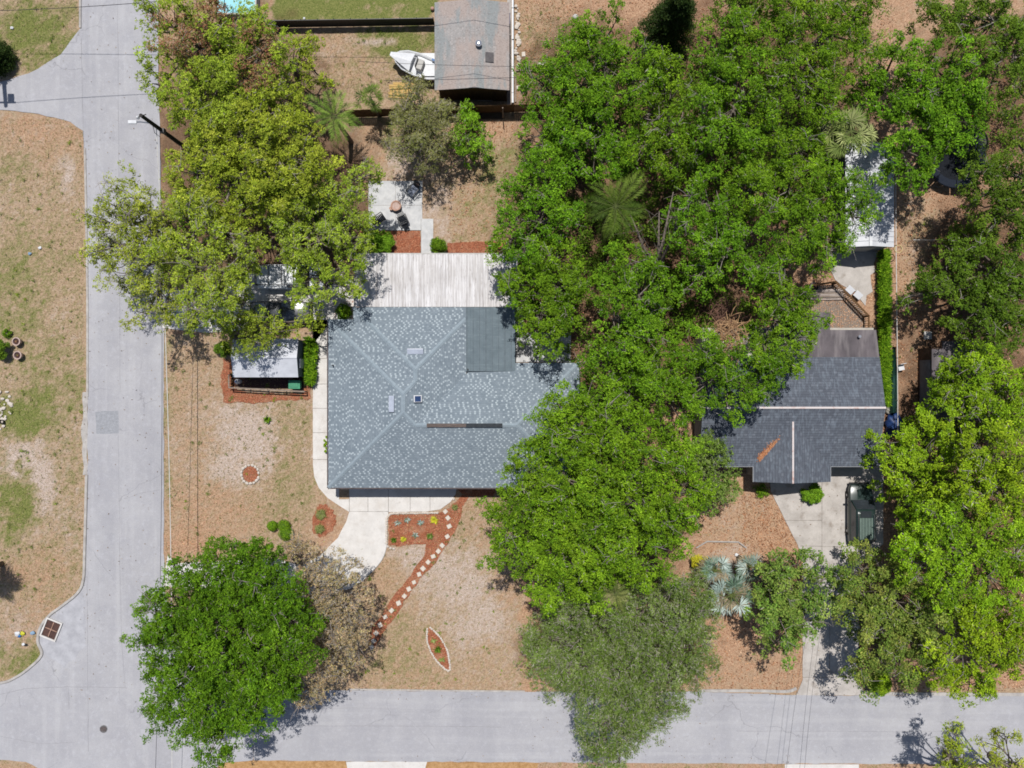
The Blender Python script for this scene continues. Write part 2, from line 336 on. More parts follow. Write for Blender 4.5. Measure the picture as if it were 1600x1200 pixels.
# crumbling grass tones at every size
nz = .5*wav(gx, gy, 1.6, 5)+.4*wav(gx, gy, .8, 6)+.4*wav(gx, gy, 4.0, 8)
nr = RNG.normal(0, 1, gx.shape)
green = np.clip(green+.26*nz*np.clip(green*2.2, .12, 1)+.09*nr, 0, 1); sand = np.clip(sand-.2*nz*(.4+sand)+.10*RNG.normal(0,1,gx.shape), 0, 1)
litter = np.clip(litter+.16*wav(gx, gy, 1.1, 9)*(.3+litter)+.10*RNG.normal(0,1,gx.shape), 0, 1)
tot = np.maximum(1, green+litter+sand); mould = np.zeros_like(gx)  # leaf mould under the crowns, with tree shade put into the ground colour
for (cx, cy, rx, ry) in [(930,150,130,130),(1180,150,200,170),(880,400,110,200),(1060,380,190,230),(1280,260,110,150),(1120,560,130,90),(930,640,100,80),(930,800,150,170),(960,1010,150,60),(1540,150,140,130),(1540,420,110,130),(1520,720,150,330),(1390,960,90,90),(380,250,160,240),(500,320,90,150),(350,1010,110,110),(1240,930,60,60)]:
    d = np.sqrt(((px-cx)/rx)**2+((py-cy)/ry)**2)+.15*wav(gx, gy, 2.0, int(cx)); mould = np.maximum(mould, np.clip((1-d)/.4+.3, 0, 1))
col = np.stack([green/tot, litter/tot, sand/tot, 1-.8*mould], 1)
gz = np.where((np.abs(gx) < 43.9) & (np.abs(gy) < 33.9), .02*wav(gx, gy, 1.3, 3)+.008*nr-.03, -.03)
nx_, ny_ = len(xs), len(ys)
ii, jj = np.meshgrid(np.arange(nx_-1), np.arange(ny_-1)); b0 = (jj*nx_+ii).ravel()
fc = np.stack([b0, b0+1, b0+1+nx_, b0+nx_], 1)
def npmesh(name, verts, faces, mat_, parent=None, col=None, smooth=False):
    me = bpy.data.meshes.new(name); nf, k = faces.shape
    me.vertices.add(len(verts)); me.vertices.foreach_set("co", np.ascontiguousarray(verts, dtype=np.float32).ravel())
    me.loops.add(nf*k); me.loops.foreach_set("vertex_index", faces.astype(np.int32).ravel())
    me.polygons.add(nf); me.polygons.foreach_set("loop_start", np.arange(0, nf*k, k, dtype=np.int32))
    me.polygons.foreach_set("use_smooth", np.full(nf, smooth))
    if col is not None:
        a = me.color_attributes.new("Col", 'FLOAT_COLOR', 'POINT'); a.data.foreach_set("color", np.ascontiguousarray(col, dtype=np.float32).ravel())
    me.update(calc_edges=True); me.materials.append(mat_)
    o = link(bpy.data.objects.new(name, me)); o.parent = parent; return o
def ground_mat():
    m, n, p = newmat('lawn_and_soil')
    at = N(n,"ShaderNodeAttribute"); at.attribute_name = "Col"; sp = N(n,"ShaderNodeSeparateColor"); n.links.new(at.outputs[0], sp.inputs[0])
    fine = noise(n, 5.5, detail=5, rough=.75, seed=1); fine2 = noise(n, 9, detail=4, rough=.8, seed=4); fine3 = noise(n, 14, detail=3, rough=.85, seed=6)
    straw = mixc(n, ramp(n, fine, .38, .62), C(208,182,154), C(172,144,118))
    straw = mixc(n, ramp(n, fine2, .56, .66), straw, C(160,148,86))
    gcol = mixc(n, ramp(n, fine2, .35, .65), C(152,152,92), C(98,114,52)); gcol = mixc(n, ramp(n, fine3, .6, .7), gcol, C(188,176,110))
    lcol = mixc(n, ramp(n, fine2, .38, .62), C(214,176,144), C(174,132,104)); lcol = mixc(n, ramp(n, fine3, .57, .63), lcol, C(232,196,164)); lcol = mixc(n, ramp(n, fine, .60, .70), lcol, C(118,88,66))
    scol = mixc(n, ramp(n, fine, .35, .65), C(222,204,192), C(192,170,154)); scol = mixc(n, ramp(n, fine3, .60, .66), scol, C(240,232,226))
    def lift(ch, lo, hi):
        a = N(n,"ShaderNodeMath"); a.operation = 'MULTIPLY_ADD'; a.inputs[1].default_value = .7; n.links.new(fine2, a.inputs[0]); n.links.new(sp.outputs[ch], a.inputs[2])
        return ramp(n, a.outputs[0], lo+.35, hi+.35)
    c = mixc(n, lift(1, .25, .75), straw, lcol); c = mixc(n, lift(2, .28, .72), c, scol); c = mixc(n, lift(0, .22, .66), c, gcol)
    c = mixc(n, at.outputs['Alpha'], mixc(n, ramp(n, fine2, .45, .62), C(116,90,70), C(84,64,50)), c)  # alpha blends in dark soil that also carries painted shade under trees
    g = ramp(n, fine3, .3, .7); mr = N(n,"ShaderNodeMapRange"); mr.inputs[3].default_value = .72; mr.inputs[4].default_value = 1.22; n.links.new(g, mr.inputs[0])
    cx = N(n,"ShaderNodeVectorMath"); cx.operation = 'SCALE'; n.links.new(c, cx.inputs[0]); n.links.new(mr.outputs[0], cx.inputs[3])
    n.links.new(cx.outputs[0], p.inputs['Base Color']); p.inputs['Roughness'].default_value = .95; p.inputs['Specular IOR Level'].default_value = .1
    b = N(n,"ShaderNodeBump"); b.inputs[0].default_value = .8; b.inputs[1].default_value = .06; n.links.new(fine2, b.inputs['Height']); n.links.new(b.outputs[0], p.inputs['Normal'])
    return m
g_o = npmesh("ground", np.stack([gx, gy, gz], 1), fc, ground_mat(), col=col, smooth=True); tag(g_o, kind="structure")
# ---------------------------------------------------------------- flat sheets: roads, paths
def rough_edge(pts, step=.6, j=.05, seed=1):
    g = random.Random(seed); out = []
    for i in range(len(pts)):
        a = Vector(pts[i]); b = Vector(pts[(i+1) % len(pts)]); L = (b-a).length; n = max(1, int(L/step)) if L < 120 else 1
        nn = Vector((-(b-a).y, (b-a).x)).normalized() if L > 0 else Vector((0,0))
        for k in range(n):
            p = a+(b-a)*k/n+nn*g.uniform(-j, j); out.append((p.x, p.y))
    return out
def P2(pts): return [W(x, y)[:2] for x, y in pts]
def spline(pts, n=6, closed=False):
    out = []; m = len(pts); rng_ = range(m) if closed else range(m-1)
    for i in rng_:
        p0, p1, p2, p3 = (pts[(i-1) % m] if closed or i > 0 else pts[0]), pts[i], pts[(i+1) % m], (pts[(i+2) % m] if closed or i+2 < m else pts[-1])
        for k in range(n):
            t = k/n
            out.append(tuple(.5*((2*p1[d])+(-p0[d]+p2[d])*t+(2*p0[d]-5*p1[d]+4*p2[d]-p3[d])*t*t+(-p0[d]+3*p1[d]-3*p2[d]+p3[d])*t**3) for d in range(len(p1))))
    if not closed: out.append(tuple(pts[-1]))
    return out
PAVE = []
def sheet(name, pts, z, m, j=.04, th=.12, seed=1, parent=None, kind="structure", step=.6):
    o = MB().prism(rough_edge(P2(pts), step, j, seed), z-th, z).build(name, M[m] if isinstance(m, str) else m, parent)
    if kind: tag(o, kind=kind)
    if 'verge' not in name and 'pen' not in name: PAVE.append(np.array(pts, float))
    return o
F = 9000
road = sheet("road", [(125,-F),(125,45),(112,62),(95,85),(72,100),(45,115),(0,128),(-F,132),(-F,168),(0,171),(60,178),(110,190),(130,205),(133,260),(136,330),(137,600),(137,750),(134,880),
    (131,912),(122,930),(90,955),(72,968),(62,985),(60,1000),(68,1022),(45,1046),(25,1060),(0,1068),(-F,1072),(-F,1184),(0,1187),(40,1190),(62,1202),(64,F),(330,F),(332,1206),(345,1192),(395.8,1188),(395.8,1084),(330,1070),(280,1010),(258,930),(256,860),(256,520),(252,300),(248,120),(246,-F)], .012, 'asphalt_v', seed=3)
tag(road, kind="structure")
sheet("cross_road", [(396,1083),(470,1079),(545,1078),(640,1080),(820,1081),(960,1081),(1090,1081),(1250,1086),(1350,1087),(1600,1087),(F,1090),(F,1193),(1600,1194),(1225,1193),(1000,1192),(667,1190),(540,1189),(396,1188)], .012, 'asphalt_h', seed=4)
sheet("road_patch", [(149,643),(185,642),(186,677),(150,678)], .017, 'patch', j=.03, th=.004)
# cracks and seams across the asphalt
cr = MB()
def strip(mb, pts, wd, z, seed=0, j=.02):
    g = random.Random(seed); vs = []
    for i, p in enumerate(pts):
        a = Vector(pts[max(0,i-1)]); b = Vector(pts[min(len(pts)-1,i+1)]); d = (b-a).normalized(); nn = Vector((-d.y, d.x)); c = Vector(p)+nn*g.uniform(-j, j); ww = wd*g.uniform(.6, 1.4)/2
        vs += [(c.x+nn.x*ww, c.y+nn.y*ww, z), (c.x-nn.x*ww, c.y-nn.y*ww, z)]
    mb.add(vs, [(2*i, 2*i+1, 2*i+3, 2*i+2) for i in range(len(pts)-1)])
for k, (pp, wd) in enumerate([([(0,1085),(40,1076),(100,1073),(185,1074),(200,1075)],.03),([(136,900),(137,1000),(138,1190)],.03),([(185,680),(187,860),(190,1000),(196,1080)],.02),([(107,1075),(108,1110)],.03),([(184,0),(186,300),(188,640)],.025),
        ([(127,60),(130,200),(134,290)],.03),([(0,1150),(60,1162),(120,1160)],.02),([(192,780),(222,770),(252,765)],.02),([(420,1134),(600,1134),(800,1136)],.025),([(1150,1142),(1400,1143),(1590,1141)],.02),([(300,1100),(400,1108),(560,1106),(700,1110)],.015),([(30,1087),(32,1110)],.02)]):
    strip(cr, rough_edge([Vector(W(*p)[:2]) for p in pp]+[], .35, .02, k)[:-1] if False else [(Vector(W(*pp[i])[:2])+(Vector(W(*pp[i+1])[:2])-Vector(W(*pp[i])[:2]))*t/12) for i in range(len(pp)-1) for t in range(12)], wd, .0165, k)
tag(cr.build("road_cracks", M['crack']), kind="structure")
# kerbs
def kerb(name, pts, wd=.28, h=.11, m='kerb'):
    pts = [Vector(W(*p)[:2]) for p in spline(pts, 6)]; mb = MB(); vs = []; n = len(pts)
    for i, p in enumerate(pts):
        d = (pts[min(n-1,i+1)]-pts[max(0,i-1)]).normalized(); nn = Vector((-d.y, d.x))
        for (o, z) in ((-wd/2,-.1),(-wd/2,h),(wd/2*.7,h),(wd/2,h*.6),(wd/2,-.1)): vs.append((p.x+nn.x*o, p.y+nn.y*o, z))
    mb.add(vs, [(i*5+k, i*5+k+1, (i+1)*5+k+1, (i+1)*5+k) for i in range(n-1) for k in range(4)])
    return tag(mb.build(name, M[m]), kind="structure")
kerb("kerb", [(133,232),(135,330),(137,470),(137,620)], .16, .07)
kerb("kerb", [(136,742),(133,860),(131,905),(122,926),(98,946),(78,961),(64,980),(60,1002),(66,1022),(48,1042),(25,1058),(0,1067),(-60,1070)], .2, .12)
kerb("kerb", [(126,-60),(126,44)], .16, .1)
kerb("kerb", [(1090,1079),(1180,1079),(1228,1080),(1244,1075)], .22, .08); kerb("kerb", [(1352,1078),(1364,1083),(1450,1084),(1620,1085)], .24, .08)
kerb("kerb", [(545,1077),(700,1079),(820,1080)], .12, .04)
sheet("road_shoulder", [(129,612),(137,612),(137,742),(130,742),(128,680)], .008, 'kerb', j=.08, th=.05)
sheet("gutter_apron", [(92,955),(131,915),(134,1010),(100,1045),(68,1022),(60,1000),(64,982)], .0165, M['patch'] if False else mat('stained_concrete', C(198,198,204), C(178,178,184), sc=1.5, grain=.12), j=.15, th=.003, seed=8)
# driveway and walks of the grey roofed house
def jlines(name, segs, z, wd=.03, m='joint', parent=None):
    mb = MB()
    for k, (a, b) in enumerate(segs):
        A = Vector(W(*a)[:2]); B = Vector(W(*b)[:2]); strip(mb, [A+(B-A)*t/8 for t in range(9)], wd, z, k, .006)
    o = mb.build(name, M[m], parent)
    if parent is None: tag(o, kind="structure")
    return o
walk = sheet("side_walk", [(489,500),(530,500),(530,780),(546,780),(546,800),(530,790),(512,778),(498,762),(491,745),(489,725)], .03, 'concrete', j=.01)
drive = sheet("driveway", [(546,752),(607,752),(607,800),(604,845),(598,868),(585,890),(566,908),(552,918),(500,935),(420,930),(255,915),(262,868),(276,880),(430,872),(470,884),(500,868),(528,840),(541,815),(546,800)], .034, 'concrete', j=.015, seed=2)
sheet("front_walk", [(607,740),(716,740),(712,772),(704,784),(688,796),(668,799),(607,800)], .030, 'concrete', j=.01)
kerb("driveway_edge", [(602,850),(596,870),(582,888),(560,906),(548,916)], .34, .1, 'concrete')
jlines("slab_joints", [((489,638),(530,638)),((489,676),(530,676)),((489,718),(530,718)),((489,560),(530,560)),((489,600),(530,600)),((546,775),(546,800)),((607,765),(607,802)),((546,799),(607,799)),((641,775),(641,799)),((672,775),(672,799)),((575,775),(575,800))], .0365)
# the white drive under the trees
sheet("parking_pad", [(252,452),(345,455),(400,420),(520,420),(553,440),(553,500),(515,505),(489,540),(489,470),(400,512),(350,518),(320,520),(252,512)], .03, 'concrete', j=.03)
# back patio
sheet("patio", [(576,283),(660,283),(660,342),(677,342),(677,400),(658,400),(658,360),(576,360)], .05, 'patio', j=.01)
jlines("patio_joints", [((576,321),(660,321)),((618,283),(618,360)),((658,342),(658,400))], .0565, .02)
sheet("stepping_pad", [(806,520),(892,520),(892,566),(806,566)], .05, 'patio', j=.02)
sheet("side_path", [(806,480),(818,480),(818,520),(806,520)], .05, 'patio', j=.02)
# the right hand house: drive and rear slab
sheet("neighbour_driveway", [(1196,700),(1380,700),(1380,850),(1345,880),(1340,1040),(1337,1058),(1344,1072),(1354,1086),(1244,1086),(1254,1062),(1254,1020),(1254,880),(1246,850),(1226,812),(1205,768)], .03, 'concrete_old', j=.02)
jlines("driveway_joints", [((1226,813),(1284,813)),((1250,853),(1330,854)),((1284,752),(1284,880)),((1254,1058),(1337,1058)),((1296,880),(1296,1050))], .0365)
sheet("rear_slab", [(1295,385),(1372,385),(1366,412),(1368,425),(1359,430),(1363,455),(1355,462),(1352,478),(1336,456),(1304,438),(1298,425)], .03, 'concrete_old', j=.06)
sheet("opposite_driveway", [(541,1190),(667,1190),(655,1240),(650,1500),(552,1500),(550,1240)], .034, 'concrete', j=.02)
sheet("opposite_apron", [(1226,1194),(1342,1194),(1335,1500),(1232,1500)], .034, 'concrete', j=.02)
sheet("sandy_verge", [(341,1193),(396,1188),(540,1189),(541,1197),(660,1197),(667,1190),(840,1191),(840,1500),(341,1500)], .004, mat('verge_soil', C(206,164,116), C(176,134,84), sc=3, grain=.35, gsc=24), j=.1, th=.05)
# mulch beds
def chips(name, poly, z, n, m, lo=.05, hi=.13, kind="stuff", parent=None, hz=.03, cols=None):
    P = np.array(poly); mn, mx = P.min(0), P.max(0); out = []
    xx = RNG.uniform(mn[0], mx[0], n*3); yy = RNG.uniform(mn[1], mx[1], n*3); ins = np.zeros(len(xx), bool); j = len(P)-1
    for i in range(len(P)):
        xi, yi = P[i]; xj, yj = P[j]
        c = ((yi > yy) != (yj > yy)) & (xx < (xj-xi)*(yy-yi)/((yj-yi) if yj != yi else 1e-9)+xi); ins ^= c; j = i
    xx, yy = xx[ins][:n], yy[ins][:n]; k = len(xx)
    nrm = np.stack([RNG.normal(0,.35,k), RNG.normal(0,.35,k), np.ones(k)], 1)
    return leafmesh(name, np.stack([xx, yy, z+RNG.uniform(.005, hz, k)], 1), nrm, RNG.uniform(lo, hi, k), .45, m, parent, palette(cols or (C(198,122,88)[:3], C(144,80,56)[:3], C(222,164,128)[:3]), k))
def palette(cols, k, jit=.14):
    cols = np.array([c[:3] for c in cols]); t = RNG.integers(0, len(cols), k); t2 = RNG.integers(0, len(cols), k); a = RNG.uniform(0, .5, (k,1))
    return (cols[t]*(1-a)+cols[t2]*a)*np.clip(1+RNG.normal(0, jit, (k,1)), .4, 1.7)
def leafmesh(name, c, nrm, ln, ratio, m, parent=None, col=None, axis=None, fold=0.0):
    k = len(c); nrm = nrm/np.linalg.norm(nrm, axis=1, keepdims=True)
    if axis is None: axis = RNG.normal(0, 1, (k,3))
    u = axis-nrm*np.sum(axis*nrm, 1, keepdims=True); u /= np.maximum(1e-6, np.linalg.norm(u, axis=1, keepdims=True)); v = np.cross(nrm, u)
    ln = np.asarray(ln).reshape(-1,1)*np.ones((k,1)); wd = ln*ratio
    V = np.empty((k,4,3)); V[:,0] = c-u*ln*.5; V[:,1] = c+v*wd*.5+u*ln*.05-nrm*ln*fold; V[:,2] = c+u*ln*.5; V[:,3] = c-v*wd*.5+u*ln*.05-nrm*ln*fold
    if parent is not None: V = V-np.array(origin(parent))
    cc = None
    if col is not None: cc = np.repeat(np.concatenate([col, np.ones((k,1))], 1), 4, axis=0)
    return npmesh(name, V.reshape(-1,3), np.arange(4*k).reshape(k,4), m, parent, cc)
def leafmat(name, trans=.24, rough=.55, spec=.07, tint=(1.15,1.1,.5)):
    m, n, p = newmat(name); at = N(n,"ShaderNodeAttribute"); at.attribute_name = "Col"
    n.links.new(at.outputs[0], p.inputs['Base Color']); p.inputs['Roughness'].default_value = rough; p.inputs['Specular IOR Level'].default_value = spec
    if trans:
        t = N(n,"ShaderNodeBsdfTranslucent"); tc = N(n,"ShaderNodeVectorMath"); tc.operation = 'MULTIPLY'; tc.inputs[1].default_value = tint
        n.links.new(at.outputs[0], tc.inputs[0]); n.links.new(tc.outputs[0], t.inputs[0])
        mx = N(n,"ShaderNodeMixShader"); mx.inputs[0].default_value = trans; out = [x for x in n.nodes if x.type == 'OUTPUT_MATERIAL'][0]
        n.links.new(p.outputs[0], mx.inputs[1]); n.links.new(t.outputs[0], mx.inputs[2]); n.links.new(mx.outputs[0], out.inputs[0])
    return m
LEAF = leafmat('leaves'); CHIP = leafmat('bark_chips', trans=0, rough=.95, spec=.1); DRY = leafmat('dead_leaves', trans=.1, rough=.9, spec=.1); PALM = leafmat('palm_leaves', trans=.15, rough=.6, spec=.12)
# ---------------------------------------------------------------- trees
PAL = {  # leaf albedos
 'olive': [(.30,.38,.026),(.19,.27,.018),(.44,.48,.06),(.10,.16,.014)],
 'green': [(.118,.245,.010),(.070,.158,.007),(.235,.385,.02),(.036,.09,.005)],
 'vivid': [(.10,.20,.009),(.058,.13,.006),(.20,.32,.016),(.034,.08,.005)],
 'lime':  [(.225,.37,.012),(.135,.25,.009),(.35,.48,.025),(.06,.13,.007)],
 'greyg': [(.14,.22,.028),(.095,.165,.018),(.25,.31,.10),(.06,.11,.014)],
 'waxy':  [(.11,.19,.025),(.075,.14,.025),(.34,.35,.08),(.15,.26,.035)],
 'dark':  [(.10,.19,.014),(.065,.13,.01),(.16,.25,.022),(.04,.075,.008)],
 'conif': [(.028,.055,.012),(.02,.04,.01),(.045,.07,.015)],
 'dry':   [(.36,.31,.12),(.44,.29,.17),(.24,.25,.07),(.52,.38,.28),(.32,.18,.10)],
 'dryred':[(.30,.14,.08),(.24,.11,.06),(.34,.22,.12),(.15,.2,.04)],
 'oliveg':[(.17,.20,.05),(.23,.25,.08),(.13,.17,.04),(.28,.27,.12)],
 'bright':[(.15,.30,.014),(.10,.23,.012),(.22,.37,.025),(.08,.17,.012)],
 'silver':[(.27,.35,.32),(.19,.26,.22),(.40,.48,.45),(.11,.18,.12),(.24,.2,.13)],
 'palm':  [(.16,.24,.04),(.22,.30,.06),(.12,.2,.03)],
 'palmd': [(.075,.12,.014),(.12,.175,.025),(.045,.08,.01)],
 'sabal': [(.19,.24,.06),(.13,.18,.04),(.28,.31,.12)],
 'yel':   [(.52,.46,.03),(.42,.42,.03)],
}
def tree(name, label, cat, lobes, pal, top=9.0, group=None, leaf=.17, dens=1.9, puff=.55, gaps=.15, ratio=.48, sprig=16, lps=9, holes=(), base=None, twigs=.10, under=.7, dropk=.55, patch=None, limbs=True, twg=.018, jit=.24, lmat=None, trunk_r=.28, low=0):
    """lobes: (px,py,r_px[,dz]) of the crown as seen; top: height of its highest leaves"""
    Lw = []
    for l in lobes:
        dz = l[3] if len(l) > 3 else 0; zt = top+dz; x, y, _ = W(l[0], l[1], zt-1.0); Lw.append((x, y, l[2]/S*(H-zt)/H, zt))
    A = np.array(Lw); wgt = A[:,2]**2
    if base is None: bx, by = (A[:,0]*wgt).sum()/wgt.sum(), (A[:,1]*wgt).sum()/wgt.sum()
    else: bx, by = W(*base)[:2]
    root = thing(name, label, cat, (bx, by, 0), 0, group)
    seed = int(lobes[0][0]*7+lobes[0][1]) % 9973; g = np.random.default_rng(seed)
    cs = []
    for (x, y, r, zt) in Lw:
        for layer in (0, 1):
            n = max(3, int(dens*(1 if layer == 0 else under)*math.pi*r*r)); a = g.uniform(0, 2*math.pi, n); q = np.sqrt(g.uniform(0, 1, n))
            edge = 1+.13*np.sin(3*a+g.uniform(0,6))+.10*np.sin(7*a+g.uniform(0,6)); rr = q*r*edge
            z = zt-dropk*r*q**2.2*.9-np.abs(g.normal(0, .35, n))-(0 if layer == 0 else g.uniform(.7, 2.4, n))
            cs.append(np.stack([x+rr*np.cos(a), y+rr*np.sin(a), z, np.full(n, layer)], 1))
    Cc = np.concatenate(cs)
    env = np.full(len(Cc), -1e9)
    for (x, y, r, zt) in Lw:
        d = np.hypot(Cc[:,0]-x, Cc[:,1]-y)/r; env = np.maximum(env, np.where(d < 1.1, zt-dropk*r*np.clip(d,0,1.2)**2.2*.9, -1e9))
    nzv = wav(Cc[:,0]+seed, Cc[:,1], 2.3, seed)
    thr = np.quantile(nzv, gaps)
    keep = (Cc[:,2] > env-3.0) & ((nzv > thr) | ((Cc[:,3] == 1) & (g.uniform(0,1,len(Cc)) < .55)))
    for (hx_, hy_, hr_) in holes:
        X, Y, _ = W(hx_, hy_, top-1); keep &= np.hypot(Cc[:,0]-X, Cc[:,1]-Y) > hr_/S*.87
    Cc = Cc[keep]; nzv = nzv[keep]; Cc[:,2] += 1.35*np.minimum(nzv, .45)*(Cc[:,3] == 0); Cc[:,2] = np.maximum(Cc[:,2], .35)
    # thin where lobes overlap
    cell = np.floor(Cc[:,:2]/.42).astype(int); key = cell[:,0]*100003+cell[:,1]; o_ = np.argsort(-Cc[:,2]); _, first, cnt = np.unique(key[o_], return_index=True, return_counts=True)
    rank = np.zeros(len(Cc), int); ks = key[o_]; seen = {}
    for i_, k_ in enumerate(ks): rank[i_] = seen.get(k_, 0); seen[k_] = rank[i_]+1
    Cc = Cc[o_][rank < 3]
    n = len(Cc); pr = g.uniform(.6, 1.35, n)*puff
    pv = np.clip(1+g.normal(0, .13, n), .65, 1.4)
    # sprigs
    ns = n*sprig; ci = np.repeat(np.arange(n), sprig)
    d = g.normal(0, 1, (ns,3)); d[:,2] = np.abs(d[:,2])*.9-.15; d /= np.linalg.norm(d, axis=1, keepdims=True)
    sp_ = Cc[ci,:3]+d*(pr[ci]*g.uniform(.45, 1.05, ns))[:,None]*np.array([1,1,.8])
    nl = ns*lps; si = np.repeat(np.arange(ns), lps)
    lc = sp_[si]+g.normal(0, 1, (nl,3))*np.array([.072,.072,.045])*(leaf/.15)
    nrm = d[si]*.55+np.array([0,0,.65])+g.normal(0, .42, (nl,3)); nrm[:,2] = np.abs(nrm[:,2])+.05
    cols = np.array(PAL[pal])*np.array([1+g.uniform(-.09,.07), 1, 1])*(1+g.uniform(-.07,.1)); leaf = leaf*g.uniform(.82,.98); pw = g.dirichlet(np.ones(len(cols))*.9, n); pc = pw @ cols
    lcol = pc[ci[si]]*.6+cols[g.integers(0, len(cols), nl)]*.4
    if patch:
        for (qx, qy, qr, pp) in patch:
            X, Y, _ = W(qx, qy, top-1); dd = np.hypot(Cc[:,0]-X, Cc[:,1]-Y)/(qr/S); hit = (dd+g.normal(0,.25,n) < 1)[ci[si]]
            c2 = np.array(PAL[pp]); lcol = np.where(hit[:,None], c2[g.integers(0, len(c2), nl)], lcol)
    tg = g.uniform(0,1,nl) < twg; lcol = np.where(tg[:,None], np.array([.34,.31,.27]), lcol)
    lcol = lcol*pv[ci[si]][:,None]*np.clip(1+g.normal(0, jit, nl), .5, 1.6)[:,None]
    rt_ = np.where(tg, .10, ratio)[:,None]; o = leafmesh("crown", lc, nrm, g.uniform(.65, 1.3, nl)*leaf*np.where(tg, 2.0, 1), rt_, lmat or LEAF, root, lcol, fold=.08)
    if limbs:
        mb = MB(); tw = MB(); hz = max(1.0, A[:,3].min()*.30)
        mb.tube([(bx,by,-.2),(bx+.05,by,.3),(bx+g.uniform(-.2,.2),by+g.uniform(-.2,.2),hz)], [trunk_r*1.5, trunk_r, trunk_r*.85], 9)
        prt = 0
        for (x, y, r, zt) in Lw:
            e = Vector((x, y, zt-.25*r-1.3)); s0 = Vector((bx, by, hz)); mid = s0.lerp(e, .5)+Vector((g.uniform(-.4,.4), g.uniform(-.4,.4), .5))
            rb = min(trunk_r*.6, .05*r+.04)
            mb.tube([s0, mid, e], [rb, rb*.75, rb*.45], 6)
            near = np.where(np.hypot(Cc[:,0]-x, Cc[:,1]-y) < r)[0]
            if len(near) == 0: continue
            for t in g.choice(near, min(len(near), int(6+r*6)), replace=False):
                q = Vector(Cc[t,:3]); bare = g.uniform() < twigs
                if bare: q.z += .25*puff+g.uniform(.1,.5)
                m2 = mid.lerp(e, g.uniform(.3, 1)); h_ = m2.lerp(q, .55)+Vector((g.uniform(-.3,.3), g.uniform(-.3,.3), -.15))
                (tw if bare else mb).tube([m2, h_, q], [rb*.35+.012, .03, .014], 4, cap=False)
                if bare:
                    for _ in range(4):
                        q2 = q+Vector((g.normal(0,.45), g.normal(0,.45), g.uniform(0,.15))); tw.tube([h_.lerp(q, g.uniform(.5,1)), q2.lerp(q,.5)+Vector((g.normal(0,.08),g.normal(0,.08),0)), q2], [.022,.017,.01], 3, cap=False)
        nb = len(mb.f); mb.add(tw.v, tw.f); to = mb.build("trunk", M['bark'], root, smooth=True, world=True); to.data.materials.append(M['twig'])
        if len(to.data.polygons) == len(mb.f):
            mi = np.zeros(len(mb.f), dtype=np.int32); mi[nb:] = 1; to.data.polygons.foreach_set("material_index", mi)
    return root
def blades(name, label, cat, px_, py_, r, h, n, pal, wd=.05, group=None, droop=.5, up=.5, m=None, z0=0, root=None, part='leaves', seg=4, world_xy=None, spread=None):
    """rosette of strap leaves (agave, grass tuft, sago): r reach in metres"""
    x, y = W(px_, py_)[:2] if world_xy is None else world_xy; own = root is None
    if own: root = thing(name, label, cat, (x, y, z0), 0, group)
    vs = []; fs = []; cl = []; cols = np.array(PAL[pal])
    for i in range(n):
        a = RNG.uniform(0, 2*math.pi); L = r*RNG.uniform(.6, 1.05); hh = h*RNG.uniform(.4, 1.1); b = len(vs); c = cols[RNG.integers(0, len(cols))]*RNG.uniform(.75, 1.25)
        ox, oy = (RNG.normal(0, spread), RNG.normal(0, spread)) if spread else (0, 0)
        for k in range(seg+1):
            t = k/seg; rr = L*t; z = hh*(math.sin(min(1, t*1.2)*math.pi*.5)-droop*t*t)*1.0+.03; w_ = wd*(1-t**2)*(.6+.8*math.sin(math.pi*min(1,t+.25)))+.004
            for sgn in (-1, 1): vs.append((ox+rr*math.cos(a)-sgn*w_*math.sin(a), oy+rr*math.sin(a)+sgn*w_*math.cos(a), z)); cl.append((*c, 1))
        fs += [(b+2*k, b+2*k+1, b+2*k+3, b+2*k+2) for k in range(seg)]
    npmesh(part, np.array(vs), np.array(fs), m or PALM, root, np.array(cl)); return root
